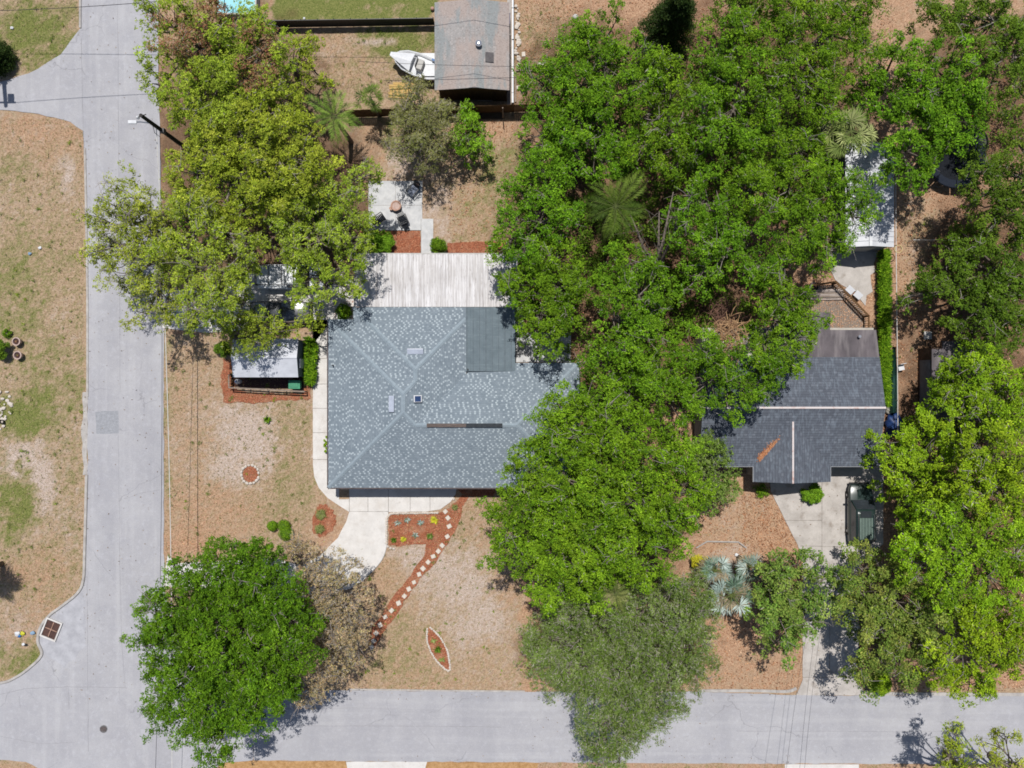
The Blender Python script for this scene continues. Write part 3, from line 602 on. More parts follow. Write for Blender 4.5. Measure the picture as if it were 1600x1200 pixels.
def palm(name, label, cat, px_, py_, ztop, nf, L, pal, kind='pinnate', group=None, leafl=.55, droop=.6, lean=(0,0), tr=.16):
    x, y, _ = W(px_, py_, ztop); root = thing(name, label, cat, (x-lean[0], y-lean[1], 0), 0, group)
    MB().tube([(0,0,-.1),(lean[0]*.4,lean[1]*.4,ztop*.5),(lean[0],lean[1],ztop-.1)], [tr*1.3, tr, tr*.9], 9).build("trunk", M['bark'], root, smooth=True)
    cols = np.array(PAL[pal]); cs, ns, ls, ax, cl = [], [], [], [], []; ra = MB()
    for i in range(nf):
        a = 2*math.pi*(i+RNG.uniform(-.3,.3))/nf*1.0+ (i%3)*.2; e = RNG.uniform(.05, .95); Lf = L*RNG.uniform(.6,1.12); bend = RNG.normal(0,.28)
        c0 = Vector((lean[0], lean[1], ztop)); pts = []
        for k in range(9):
            t = k/8; rr = Lf*(t*(1-.12*t)); z = e*Lf*.55*math.sin(t*math.pi*.55)*(1.1)-droop*Lf*t*t*(1-.35*e); pts.append(c0+Vector((rr*math.cos(a+bend*t), rr*math.sin(a+bend*t), z)))
        col_ = cols[RNG.integers(0, len(cols))]*RNG.uniform(.8, 1.2)
        if kind == 'pinnate':
            ra.tube(pts, [.02,.018,.016,.014,.012,.01,.008,.006,.004], 4)
            for k in range(44):
                t = .08+.92*(k+RNG.uniform(-.3,.3))/44; t = min(.995, max(.05, t)); f = t*8; i0 = min(7, int(f)); p = pts[i0].lerp(pts[i0+1], f-i0); d = (pts[i0+1]-pts[i0]).normalized(); side = d.cross(Vector((0,0,1))).normalized()
                for s in (-1, 1):
                    l_ = leafl*math.sin(math.pi*min(1, t*.85+.12))*RNG.uniform(.85,1.1); dr = (side*s*.8+d*.55+Vector((0,0,-.28+RNG.uniform(-.3,.25)))).normalized()
                    cs.append(p+dr*l_*.5); ax.append(dr); up_ = side.cross(d)*(-1); ns.append(up_+side*s*.3+Vector((RNG.normal(0,.15),RNG.normal(0,.15),0))); ls.append(l_); cl.append(col_*RNG.uniform(.85,1.15))
        else:
            q5 = int(RNG.choice([2,3,4,5,5,6])); m_ = pts[q5]; ra.tube(pts[:q5+1], .02, 4); d0 = ((pts[q5]-pts[q5-1]).normalized()+Vector((RNG.normal(0,.25),RNG.normal(0,.25),RNG.normal(0,.2)))).normalized(); side = d0.cross(Vector((0,0,1))).normalized(); upn = side.cross(d0)
            for k in range(20):
                th = (k/19-.5)*math.radians(RNG.uniform(200,240))+RNG.normal(0,.05); dr = (d0*math.cos(th)+side*math.sin(th)+Vector((0,0,-.05-.45*RNG.uniform()))).normalized(); l_ = leafl*(1-.25*abs(th)/2.2)*RNG.uniform(.9,1.1)
                cs.append(m_+dr*l_*.5); ax.append(dr); ns.append(upn+Vector((RNG.normal(0,.2),RNG.normal(0,.2),.3))); ls.append(l_); cl.append(col_*RNG.uniform(.8,1.2))
    off = np.array(origin(root))
    leafmesh("fronds", np.array([list(v) for v in cs])+off, np.array([list(v) for v in ns]), np.array(ls), .062 if kind == 'pinnate' else .085, PALM, root, np.array(cl), axis=np.array([list(v) for v in ax]))
    ra.build("stalks", M['palmstalk'], root); return root
M['palmstalk'] = mat('palm_stalk', C(120,134,70), C(96,108,56), sc=5)
# ---------------------------------------------------------------- the trees
G1 = "trees along the street side of the grey roofed house"
tree("oak_tree", "olive oak at the street top with a rusty brown patch in its crown", "tree",
     [(262,35,42),(315,35,55),(370,35,50),(275,100,50),(330,110,60),(395,90,48),(245,130,22,-2),(300,160,50),(360,165,55),(235,15,12),(420,55,30),(410,130,40),(425,95,26)], 'olive', 9, leaf=.15, base=(330,95), patch=[(290,62,34,'dryred'),(410,70,16,'dryred'),(402,120,22,'dryred'),(330,10,25,'dryred')], gaps=.14)
tree("oak_tree", "broad olive green oak beside the utility pole behind the long fence", "tree",
     [(320,215,55),(385,215,60),(300,275,45),(360,285,62),(430,165,45),(430,240,50),(410,290,55),(465,250,38),(455,200,34),(480,290,34),(500,260,24)], 'olive', 9.5, leaf=.15, base=(375,240), gaps=.16, holes=[(378,332,12)])
tree("bamboo_clump", "loose light green clump of fine leaves near the black fence end", "bamboo", [(462,95,34),(490,105,24),(450,130,30),(480,70,16)], 'olive', 6, leaf=.16, dens=1.2, gaps=.3, base=(465,115))
tree("oak_tree", "leaning oak branch crown hanging low over the left street", "tree",
     [(205,305,42),(185,340,40),(165,385,28),(225,350,42),(200,400,42),(235,415,40),(190,440,26),(240,460,38),(225,490,24),(250,505,22),(145,340,14),(150,400,16),(262,330,30)], 'olive', 7, leaf=.15, dens=1.9, gaps=.24, base=(300,390), twigs=.3, twg=.14)
tree("oak_tree", "big olive oak over the pale parking pad and its two vehicles", "tree",
     [(300,345,50),(355,360,50),(330,420,52),(300,470,40),(275,400,40),(375,395,32),(350,465,34),(290,505,18),(320,500,24)], 'olive', 9.5, leaf=.15, base=(330,400), gaps=.2, twigs=.16, twg=.1, holes=[(376,338,18),(390,350,14)])
tree("oak_tree", "olive oak whose right edge reaches the back patio", "tree",
     [(470,320,50),(525,300,45),(575,270,26),(440,360,42),(495,375,48),(545,345,34),(562,300,22),(560,375,30)], 'olive', 8, leaf=.15, base=(490,330), gaps=.18, twg=.08, holes=[(400,352,14),(420,372,14)])
tree("oak_tree", "thin olive oak between the white pickup and the grey roof corner", "tree",
     [(500,430,40),(475,455,26),(540,425,30),(510,465,26),(560,445,16),(560,404,16),(475,405,20),(455,462,9)], 'olive', 7, leaf=.15, dens=1.2, gaps=.34, base=(515,440), twigs=.2)
tree("oak_tree", "low yellowish oak overhanging the little white shed roof", "tree",
     [(375,500,30),(405,510,30),(395,540,22),(365,530,22),(435,512,20),(460,515,14),(350,515,14),(490,500,14),(380,465,22)], 'olive', 6, leaf=.15, dens=1.6, gaps=.2, base=(372,525))
tree("oak_tree", "round vivid green oak on the street corner with white twigs showing", "tree",
     [(355,890,50),(400,885,42),(300,925,52),(255,955,38),(235,990,30),(270,1010,52),(350,960,80),(430,935,45),(455,975,40),(340,1040,75),(275,1070,48),(410,1040,60),(460,1020,34),(250,1110,28),(300,1130,45),(360,1110,60),(340,1165,28),(390,1100,40),(430,1080,32)],
     'vivid', 9.5, leaf=.16, base=(392,962), gaps=.06, dens=2.8, twigs=.12, dropk=.42)
tree("dry_tree", "half bare brown tree with dry twigs beside the driveway curve", "tree",
     [(500,880,30),(530,900,30),(490,920,34),(540,945,36),(500,965,40),(550,975,28),(515,1010,40),(475,1040,30),(510,1060,30),(480,1085,20),(545,1020,24),(455,850,14),(470,860,12)],
     'dry', 6.5, leaf=.15, ratio=.42, dens=3.4, gaps=.12, base=(508,975), twigs=.4, sprig=11, lps=7, twg=.25)
tree("shrub", "small brownish shrub below the green topiary balls", "shrub", [(466,853,10),(455,862,8)], 'dryred', 1.2, leaf=.1, puff=.25, base=(466,855), trunk_r=.04, limbs=False)
tree("olive_tree", "dark grey olive tree behind the back patio by the yellow lumber", "tree",
     [(655,170,44),(630,200,36),(680,205,38),(650,228,36),(680,180,30),(640,150,26),(620,232,18),(668,250,16)], 'oliveg', 5.5, twg=.12, leaf=.14, base=(655,205), gaps=.14, dens=2.2, ratio=.4)
tree("young_tree", "small bright green tree near the brown fence right of the olive tree", "tree",
     [(735,215,26),(755,232,16),(722,232,18),(738,190,18),(733,178,10)], 'bright', 3.6, leaf=.16, base=(738,213), gaps=.2, dens=1.8, trunk_r=.08)
G2 = "oaks of the wooded back yards"
D = "tree"
tree("oak_tree", "top left oak of the wooded yard beside the brown lawn", D, [(885,80,40),(925,50,36),(950,100,46),(870,120,34),(905,140,42),(960,35,20),(985,75,34),(1000,120,40),(955,150,42)], 'green', 9, leaf=.16, base=(930,110), group=G2, gaps=.18)
tree("oak_tree", "oak spreading over the right end of the brown wood fence", D, [(845,140,32),(835,115,20),(875,185,44),(850,215,36),(915,190,42),(960,205,40),(905,245,42),(955,255,30)], 'green', 8.5, leaf=.16, base=(880,190), group=G2, gaps=.2)
tree("oak_tree", "oak shading the lawn right of the back patio", D, [(830,265,32),(815,300,32),(860,290,40),(800,345,28),(845,345,42),(785,390,22),(820,400,34),(885,330,30)], 'green', 8.5, leaf=.16, base=(845,335), group=G2, gaps=.2)
tree("oak_tree", "oak hanging over the white patio roof end and flat roof corner", D, [(865,400,38),(830,440,34),(870,450,40),(800,425,28),(785,390,22),(800,455,22),(845,490,36),(880,495,34),(860,530,28),(830,520,18),(905,430,30)], 'green', 8, leaf=.16, base=(880,450), group=G2, gaps=.18)
tree("oak_tree", "tall oak around the bare crooked limbs in the middle of the wood", D, [(985,410,36),(960,450,36),(1000,460,44),(960,500,36),(1015,510,40),(975,545,40),(1030,470,30),(1010,420,26)], 'green', 10, leaf=.16, base=(990,470), group=G2, gaps=.24, twigs=.16)
tree("oak_tree", "oak north of the grey palm with pale upright twigs", D, [(1010,180,38),(1000,240,32),(1050,150,36),(1050,205,34),(1060,255,36),(1020,95,26),(1045,115,24)], 'green', 8.5, leaf=.16, base=(1030,190), group=G2, gaps=.26, twigs=.2)
tree("oak_tree", "broad oak left of the top row between the pine and the yellow green crown", D, [(1130,70,42),(1165,45,34),(1110,120,38),(1160,110,46),(1100,170,32),(1150,170,44),(1120,225,40),(1175,210,36)], 'green', 10, leaf=.16, base=(1135,130), group=G2, gaps=.12)
tree("oak_tree", "large sunlit oak along the top edge of the wooded yard", D, [(1215,40,46),(1265,20,40),(1240,90,50),(1300,50,48),(1345,25,40),(1300,110,44),(1205,140,44),(1260,150,44),(1360,70,28),(1320,-20,50),(1240,-20,50)], 'green', 10.5, leaf=.16, base=(1265,80), group=G2, gaps=.1)
tree("oak_tree", "dense oak above and left of the fan palm", D, [(1210,205,42),(1250,235,40),(1200,270,42),(1240,300,44),(1170,300,40),(1290,200,28),(1275,270,32)], 'green', 10, leaf=.16, base=(1220,250), group=G2, gaps=.12)
tree("oak_tree", "oak whose right lobe covers the corner of the white metal garage", D, [(1300,290,38),(1335,300,34),(1290,350,42),(1340,340,26),(1255,370,40),(1300,395,32),(1355,315,16),(1235,340,30)], 'green', 9.5, leaf=.16, base=(1285,345), group=G2, gaps=.12)
tree("oak_tree", "oak in the centre right of the wood beside the brown leaf heap", D, [(1095,310,38),(1130,345,42),(1085,370,36),(1140,400,42),(1180,360,38),(1095,430,34),(1190,420,34),(1070,330,26)], 'green', 9.5, leaf=.16, base=(1130,370), group=G2, gaps=.2, twigs=.16)
tree("oak_tree", "oak above the upper left corner of the brown flat roof", D, [(1225,455,38),(1250,490,34),(1210,500,38),(1235,540,34),(1265,500,18),(1190,545,34),(1215,420,28),(1230,580,22)], 'green', 9, leaf=.16, base=(1215,500), group=G2, gaps=.14)
tree("oak_tree", "oak leaning over the white ridge of the slate roof", D, [(1085,545,40),(1130,560,36),(1110,600,42),(1160,600,40),(1065,590,36),(1190,600,26),(1175,635,18),(1140,635,22),(1200,570,26)], 'green', 9, leaf=.16, base=(1110,590), group=G2, gaps=.14)
tree("oak_tree", "oak between the two houses above the large round crown", D, [(950,580,40),(1000,570,40),(935,620,40),(985,620,42),(1035,620,40),(1040,575,30),(905,640,30),(920,560,16),(1070,640,26)], 'green', 9, leaf=.16, base=(990,600), group=G2, gaps=.14)
tree("oak_tree", "biggest oak, rounded, covering the corner of the blue grey hip roof", D,
     [(880,640,34),(850,680,42),(910,680,54),(970,670,50),(820,740,44),(880,745,66),(950,740,64),(1020,700,50),(800,800,44),(860,820,60),(930,820,66),(1000,790,60),(1050,750,44),(790,860,34),(850,890,46),(910,900,56),(980,870,54),(1040,830,44),(1075,800,32),(870,940,28),(1020,900,30),(1070,700,34),(1095,760,28)],
     'green', 11, leaf=.17, base=(925,790), dens=2.0, gaps=.10, twigs=.14, dropk=.35, trunk_r=.4)
tree("evergreen_shrub", "dense rounded dark shrub against the left side of the slate roofed porch", "shrub", [(1118,745,36),(1105,710,30),(1130,765,26),(1095,690,26),(1110,775,24)], 'greyg', 5, leaf=.14, base=(1115,745), dens=2.6, gaps=.04, under=.3)
tree("willow_oak", "fine leaved grey green tree overhanging the middle of the cross road", D,
     [(900,960,50),(860,1000,44),(835,1030,24),(950,980,60),(1010,960,56),(1065,950,46),(1095,980,38),(910,1040,56),(975,1040,66),(1045,1020,60),(1100,1030,30),(870,1065,26),(930,1095,48),(990,1100,56),(1050,1075,46),(940,1145,40),(990,1140,34),(1020,1120,30),(940,1185,30),(970,1180,20),(1085,925,34),(1035,910,30)],
     'greyg', 8.5, twg=.12, leaf=.15, ratio=.3, base=(965,1020), dens=3.0, gaps=.03, twigs=.14, dropk=.4, trunk_r=.35, lps=9)
tree("magnolia_tree", "waxy dark magnolia left of the lower drive", D, [(1215,885,30),(1250,885,28),(1205,925,34),(1245,930,44),(1285,940,26),(1220,970,40),(1260,975,34),(1215,1010,24),(1190,955,22),(1290,905,18)], 'waxy', 6.5, leaf=.21, ratio=.5, base=(1235,940), dens=1.5, gaps=.2, twigs=.1)
tree("magnolia_tree", "large waxy dark magnolia right of the lower drive", D, [(1350,890,34),(1390,890,36),(1350,930,36),(1400,935,48),(1345,975,30),(1390,990,46),(1440,970,40),(1440,1010,36),(1380,1035,36),(1355,1055,24),(1410,1060,24),(1470,930,26)], 'waxy', 7.5, leaf=.21, ratio=.5, base=(1395,955), dens=1.6, gaps=.16)
G3 = "lime green oaks at the right side"
tree("oak_tree", "lime green oak touching the right slope of the slate roof", D, [(1375,700,28),(1418,694,30),(1452,672,22),(1402,735,36),(1450,720,46),(1418,780,28),(1450,785,38),(1424,825,24),(1440,655,16)], 'lime', 5.5, leaf=.18, base=(1430,735), group=G3, gaps=.1)
tree("oak_tree", "lime green oak covering the far right shed", D, [(1507,582,30),(1535,585,42),(1585,600,40),(1500,620,44),(1555,640,46),(1600,650,36),(1478,612,14),(1490,655,26),(1525,545,14)], 'lime', 7, leaf=.18, base=(1540,610), group=G3, gaps=.2, twigs=.25)
tree("oak_tree", "lime green oak at the right edge with white dead twigs", D, [(1540,700,48),(1590,720,42),(1500,750,44),(1560,770,50),(1600,800,40),(1515,690,28)], 'lime', 9, leaf=.18, base=(1550,740), group=G3, gaps=.34, twigs=.45)
tree("oak_tree", "wide lime green oak right of the dark green parked car", D, [(1470,820,46),(1430,850,34),(1500,860,52),(1550,840,46),(1600,870,46),(1440,890,36),(1490,910,46),(1555,910,50)], 'lime', 9.5, leaf=.18, base=(1505,860), group=G3, gaps=.2, twigs=.2)
tree("oak_tree", "lime green oak reaching over the kerb at the lower right", D, [(1540,970,44),(1600,950,44),(1500,965,34),(1480,1020,32),(1520,1040,42),(1575,1020,50),(1500,1065,28),(1530,1075,16),(1620,1010,40),(1460,1060,16)], 'lime', 8.5, leaf=.18, base=(1545,1010), group=G3, gaps=.22, twigs=.2)
tree("street_tree", "pale wispy crown at the bottom edge, left of a pair over the cross road", D, [(1492,1165,20),(1488,1190,28),(1505,1205,30),(1500,1150,10)], 'olive', 7.5, leaf=.15, base=(1478,1178), dens=1.3, gaps=.3, twigs=.25)
tree("street_tree", "pale wispy crown at the bottom right corner of the picture", D, [(1562,1165,20),(1560,1190,30),(1590,1195,26),(1575,1150,12)], 'olive', 7.5, leaf=.15, base=(1548,1180), dens=1.3, gaps=.3, twigs=.25)
tree("oak_tree", "deeper green oak covering the left rim of the trampoline", D, [(1420,110,34),(1455,130,38),(1500,130,36),(1400,170,30),(1445,185,42),(1490,190,42),(1520,160,24),(1420,235,36),(1465,240,34),(1425,275,26),(1445,80,22),(1490,90,22)], 'green', 9, leaf=.19, base=(1455,180), gaps=.1)
tree("oak_tree", "dark oak in the top right corner", D, [(1500,25,44),(1550,30,44),(1600,40,44),(1460,10,30),(1590,95,40),(1550,85,26),(1600,150,30)], 'dark', 9, leaf=.18, base=(1565,60), gaps=.1, twigs=.15)
tree("oak_tree", "dark oak on the right edge below the trampoline", D, [(1550,275,34),(1595,270,40),(1535,305,24),(1590,330,40),(1600,210,20),(1560,340,22),(1530,265,18)], 'dark', 8.5, leaf=.18, base=(1580,295), gaps=.12)
tree("oak_tree", "dark branching oak above the far right shed", D, [(1490,400,32),(1530,380,34),(1455,440,26),(1500,440,36),(1550,430,44),(1600,400,44),(1590,460,44),(1540,490,44),(1585,520,36),(1430,460,16),(1550,530,26),(1600,350,30),(1525,520,20)], 'dark', 6.5, leaf=.17, base=(1540,440), gaps=.13, twigs=.15)
tree("oak_tree", "dark oak at the top edge right of the black pine", D, [(1140,5,24),(1160,-25,44),(1185,25,20)], 'dark', 8, leaf=.17, base=(1160,0), gaps=.1)
tree("oak_tree", "shadowed oak filling the gap between the fan palm and the top oaks", D, [(1345,125,30),(1375,150,26),(1375,105,22),(1395,80,20),(1345,165,20)], 'green', 7, leaf=.17, base=(1365,130), gaps=.2)
def conifer(name, label, px_, py_, r, h, n=26):
    x, y, _ = W(px_, py_, h*.55); root = thing(name, label, "tree", (x, y, 0)); mb = MB().tube([(0,0,-.1),(0,0,h)], [.2,.03], 8)
    cs = []; g = np.random.default_rng(int(abs(px_))+5)
    for k in range(n):
        t = k/n; z = h*(.15+.85*t); L = r*(1-t)**.8+.25
        for q in range(7):
            a = g.uniform(0, 6.28); tip = Vector((L*math.cos(a), L*math.sin(a), z-.15*L)); mb.tube([(0,0,z), tuple(tip)], [.03,.01], 3, cap=False)
            for u in np.linspace(.25, 1, 5): cs.append([tip.x*u, tip.y*u, z-.15*L*u])
    cs = np.array(cs); k = 55; c = np.repeat(cs, k, 0)+g.normal(0, 1, (len(cs)*k,3))*[.16,.16,.08]; m_ = len(c)
    nr_ = g.normal(0,.6,(m_,3))+[0,0,.7]
    leafmesh("crown", c+np.array(origin(root)), nr_, g.uniform(.1,.22,m_), .3, LEAF, root, palette(PAL['conif'], m_)); mb.build("trunk", M['bark'], root)
conifer("pine_tree", "nearly black pine at the top edge by the brown litter", 1052, 30, 1.9, 9)
conifer("pine_tree", "dark green conifer cut by the left edge above the side street", -22, 80, 1.0, 3.2)
palm("coconut_palm", "feathery green palm left of the olive tree by the long fence", "palm tree", 522, 182, 5.0, 16, 2.7, 'palm', leafl=.6, lean=(-.2,.3))
palm("fan_palm", "small dark fan palm right of the feathery palm", "palm tree", 578, 152, 4, 15, 1.35, 'palmd', 'fan', leafl=.62, tr=.12)
palm("cabbage_palm", "pale fan leaved palm beside the garage roof", "palm tree", 1328, 205, 8.5, 26, 2.0, 'sabal', 'fan', leafl=.95)
palm("date_palm", "large dark feathery palm in the middle of the wooded yard", "palm tree", 962, 322, 7.8, 22, 3.1, 'palmd', leafl=.6, droop=.55)
palm("silver_palm", "silver blue fan palm group's larger lower crown left of the magnolia", "palm tree", 1143, 930, 4.0, 30, 1.9, 'silver', 'fan', leafl=.95, tr=.2)
palm("silver_palm", "silver blue fan palm below the pale pipe edging", "palm tree", 1118, 890, 3.4, 20, 1.2, 'silver', 'fan', leafl=.8)
palm("silver_palm", "smallest silver fan palm touching the left magnolia", "palm tree", 1172, 885, 3.0, 18, 1.1, 'silver', 'fan', leafl=.75)
palm("needle_palm", "small palm top poking out between the biggest oak and the grey green tree", "palm tree", 962, 928, 8.0, 16, 1.4, 'oliveg', leafl=.4, droop=.4)
palm("sago_palm", "spiky palm beyond the left edge whose shadow falls near the storm drain", "palm tree", -52, 900, 4.0, 52, 1.95, 'conif', leafl=.4, droop=.4)
# ---------------------------------------------------------------- buildings
def slope(mb, pts, zf, uvdir):
    """pts in photo px; zf(x,y)->height m; uvdir: unit downhill direction in px space (dx,dy)"""
    vs = [W(x, y, zf(x, y)) for x, y in pts]; a = sum(vs[i-1][0]*vs[i][1]-vs[i][0]*vs[i-1][1] for i in range(len(vs)))
    if a < 0: vs = vs[::-1]
    mb.add(vs, [tuple(range(len(vs)))]); d = Vector((uvdir[0], -uvdir[1])); e = Vector((-d.y, d.x))
    mb.uv[len(mb.f)-1] = [(e.x*v[0]+e.y*v[1], (d.x*v[0]+d.y*v[1])*1.05) for v in vs]
def capline(mb, pts, wd=.34, lift=.05):
    """folded ridge tiles following 3D points, with overlapping pieces"""
    P = [Vector(p) for p in pts]
    for a, b in zip(P[:-1], P[1:]):
        L = (b-a).length; n = max(1, int(L/.3)); d = (b-a).normalized(); s = d.cross(Vector((0,0,1))).normalized()
        for k in range(n):
            p = a+(b-a)*k/n; q = a+(b-a)*(k+1.12)/n; up = Vector((0,0,lift+.012)); up2 = Vector((0,0,lift))
            dn = Vector((0,0,-.07)); h = wd/2*(1+.03*((k*7)%3-1))
            mb.add([p+up2, p+s*h+dn+up2, q+s*h+dn+up, q+up, q-s*h+dn+up, p-s*h+dn+up2], [(0,1,2,3),(0,3,4,5)])
def window(mbw, mbg, x, y, z0, z1, half, axis):
    """window frame + pane on a wall; axis 'x' lies along x (faces +-y)"""
    t = .05
    if axis == 'x':
        mbw.box(x-half-t, x+half+t, y-.05, y+.05, z1, z1+t); mbw.box(x-half-t, x+half+t, y-.07, y+.07, z0-t, z0)
        mbw.box(x-half-t, x-half, y-.05, y+.05, z0, z1); mbw.box(x+half, x+half+t, y-.05, y+.05, z0, z1); mbg.box(x-half, x+half, y-.02, y+.02, z0, z1)
    else:
        mbw.box(x-.05, x+.05, y-half-t, y+half+t, z1, z1+t); mbw.box(x-.07, x+.07, y-half-t, y+half+t, z0-t, z0)
        mbw.box(x-.05, x+.05, y-half-t, y-half, z0, z1); mbw.box(x-.05, x+.05, y+half, y+half+t, z0, z1); mbg.box(x-.02, x+.02, y-half, y+half, z0, z1)
def add_window(root, x, y, z0, z1, half, axis):
    a, b = MB(), MB(); window(a, b, x, y, z0, z1, half, axis); f = a.build("window", M['white'], root, world=True); b.build("pane", M['glass'], f, world=True)
# ===== the grey roofed house
EZ, KS = 2.65, .30/S
house = thing("house", "single storey house under a blue grey hip roof flecked with light shingles", "house", (*W(660, 640)[:2], 0))
zz = lambda h: EZ+h*KS
fW = lambda x, y: zz(x-513); fS = lambda x, y: zz(762-y); fN1 = lambda x, y: zz(y-499); fW2 = lambda x, y: zz(x-552); fN2 = lambda x, y: zz(y-480)
fE = lambda x, y: zz(746-x); fN3 = lambda x, y: zz(y-567); fE2 = lambda x, y: zz(905-x)
r = MB()
slope(r, [(513,499),(513,762),(630,645),(630,616)], fW, (-1,0))
slope(r, [(513,762),(905,762),(807.5,664.5),(648.5,664.5),(630,645)], fS, (0,1))
slope(r, [(513,499),(552,499),(649,596),(630,616)], fN1, (0,-1))
slope(r, [(552,499),(552,480),(649,577),(649,596)], fW2, (-1,0))
slope(r, [(552,480),(728,480),(728,498),(649,577)], fN2, (0,-1))
slope(r, [(630,616),(649,596),(649,577),(728,498),(728,585),(648.5,664.5),(630,645)], fE, (1,0))
slope(r, [(733,580),(805,580),(805,567),(905,567),(807.5,664.5),(648.5,664.5)], fN3, (0,-1))
slope(r, [(905,567),(905,762),(807.5,664.5)], fE2, (1,0))
roof = r.build("roof", M['shingle_blue'], house, world=True)
T = lambda x, y, f: W(x, y, f(x, y))
for a in ([T(513,762,fW), T(630,645,fW)], [T(513,499,fW), T(630,616,fW)], [T(630,645,fW), T(630,616,fW)], [T(630,616,fW), T(649,596,fE), T(649,577,fE)], [T(552,480,fN2), T(649,577,fN2)], [T(728,498,fN2), T(649,577,fN2)],
          [T(630,645,fS), T(648.5,664.5,fS)], [T(648.5,664.5,fS), T(667,664.5,fS)], [T(785,664.5,fS), T(807.5,664.5,fS)], [T(905,567,fE2), T(807.5,664.5,fE2)], [T(905,762,fE2), T(807.5,664.5,fE2)]):
    c = MB(); capline(c, a, .32); c.build("ridge_cap", M['cap'], roof, world=True)
x0, y0, z0 = W(667, 664.5, zz(97.5)); x1, y1, _ = W(785, 664.5, zz(97.5)); xm = x0+(x1-x0)*.52
MB().obox(((x0+xm)/2, y0, z0+.07), (xm-x0, .26, .10)).build("ridge_vent", mat('vent_worn', C(120,106,100), C(84,74,70), sc=4, stretch=(.5,6,1), layers=[(C(190,170,160),3,.6,.7,(.3,9,1),.7)]), roof, world=True)
MB().obox(((xm+x1)/2+.003, y0, z0+.075), (x1-xm, .27, .11)).build("ridge_vent", mat('vent_dark', C(60,66,72), C(48,52,58), sc=4), roof, world=True)
# flat roll roofing beside the north wing
rr = MB(); zr = lambda x, y: EZ+.42-(x-728)/S*.06
pts = [(728,480),(805,480),(805,580),(728,580)]; top = [W(x, y, zr(x, y)) for x, y in pts]; bot = [(a, b, c_-.32) for a, b, c_ in top]
rr.add(bot+top, [(3,2,1,0)[::-1], (7,6,5,4), (0,1,5,4)[::-1], (1,2,6,5)[::-1], (2,3,7,6)[::-1], (3,0,4,7)[::-1]])
for k in range(7):
    xx = 735+k*10.3; a = Vector(W(xx, 480.6, zr(xx, 480))); b = Vector(W(xx, 579.4, zr(xx, 579))); rr.add([a+Vector((-.012,0,.004)), a+Vector((.012,0,.016)), b+Vector((.012,0,.016)), b+Vector((-.012,0,.004))], [(0,1,2,3)])
fr0 = rr.build("flat_roof", M['rollroof'], house, world=True); sm_ = MB()
for k in range(8):
    xx = 729.5+k*9.9; a = Vector(W(xx, 480.8, zr(xx, 480))); b = Vector(W(xx, 579.2, zr(xx, 579))); wd_ = .022+.012*(k%3==0); sm_.add([a+Vector((-wd_,0,.019)), a+Vector((wd_,0,.019)), b+Vector((wd_,0,.019)), b+Vector((-wd_,0,.019))], [(0,1,2,3)])
sm_.build("seams", mat('roof_seam', C(92,104,112), C(112,124,132), sc=3), fr0, world=True)
# walls and soffit
def wx(px_, z=EZ): return W(px_, 600, z)[0]
def wy(py_, z=EZ): return W(800, py_, z)[1]
wl = MB(); ins = .55
poly = [(wx(513)+ins, wy(762)+ins),(wx(905)-ins, wy(762)+ins),(wx(905)-ins, wy(567)-ins),(wx(805)-ins, wy(567)-ins),(wx(805)-ins, wy(480)-ins),(wx(552)+ins, wy(480)-ins),(wx(552)+ins, wy(499)-ins),(wx(513)+ins, wy(499)-ins)]
wl.prism(poly, 0, EZ-.06); wall = wl.build("wall", M['stucco'], house, world=True)
so_ = MB(); so_.prism([(wx(513)+.03, wy(762)+.03),(wx(905)-.03, wy(762)+.03),(wx(905)-.03, wy(567)-.03),(wx(805)-.03, wy(567)-.03),(wx(805)-.03, wy(480)-.03),(wx(552)+.03, wy(480)-.03),(wx(552)+.03, wy(499)-.03),(wx(513)+.03, wy(499)-.03)], EZ-.20, EZ-.03)
so_.build("soffit", M['white'], house, world=True)
gt = MB()
def gut(a, b, side):
    A = Vector(W(*a, EZ)); B = Vector(W(*b, EZ)); d = (B-A).normalized(); n_ = Vector((d.y, -d.x, 0))*side; m_ = (A+B)/2+n_*.05
    gt.obox((m_.x, m_.y, EZ-.07), ((B-A).length, .10, .13), rz=math.atan2(d.y, d.x))
    k = int((B-A).length/1.2)
    for i in range(k+1):
        p = A+(B-A)*(i/max(1,k))+n_*.05; gt.obox((p.x, p.y, EZ-.002), (.05, .13, .02), rz=math.atan2(d.y, d.x))
gut((513,762),(905,762),1); gut((513,499),(513,762),1); gut((905,762),(905,567),1); gt.build("gutter", M['gutter'], house, world=True)
hx = wx(513)+ins; hy = wy(762)+ins
for xx in (-12.2, -2.2, .8, 3.2): add_window(house, xx, hy, .9, 2.1, .7, 'x')
for yy in (-5.2, -1.8, 1.5): add_window(house, hx, yy, .9, 2.1, .6, 'y')
add_window(house, wx(905)-ins, -3, .9, 2.1, .7, 'y')
gd = MB(); gd.box(-10.6, -8.0, hy-.06, hy+.05, .03, 2.15)
for k in range(4): gd.box(-10.55, -8.05, hy-.075, hy-.055, .1+k*.52, .5+k*.52)
gd.build("garage_door", M['white'], house, world=True)
dd = MB(); dd.box(-6.2, -5.2, hy-.05, hy+.05, .03, 2.1).build("door", M['woodbrown'], house, world=True)
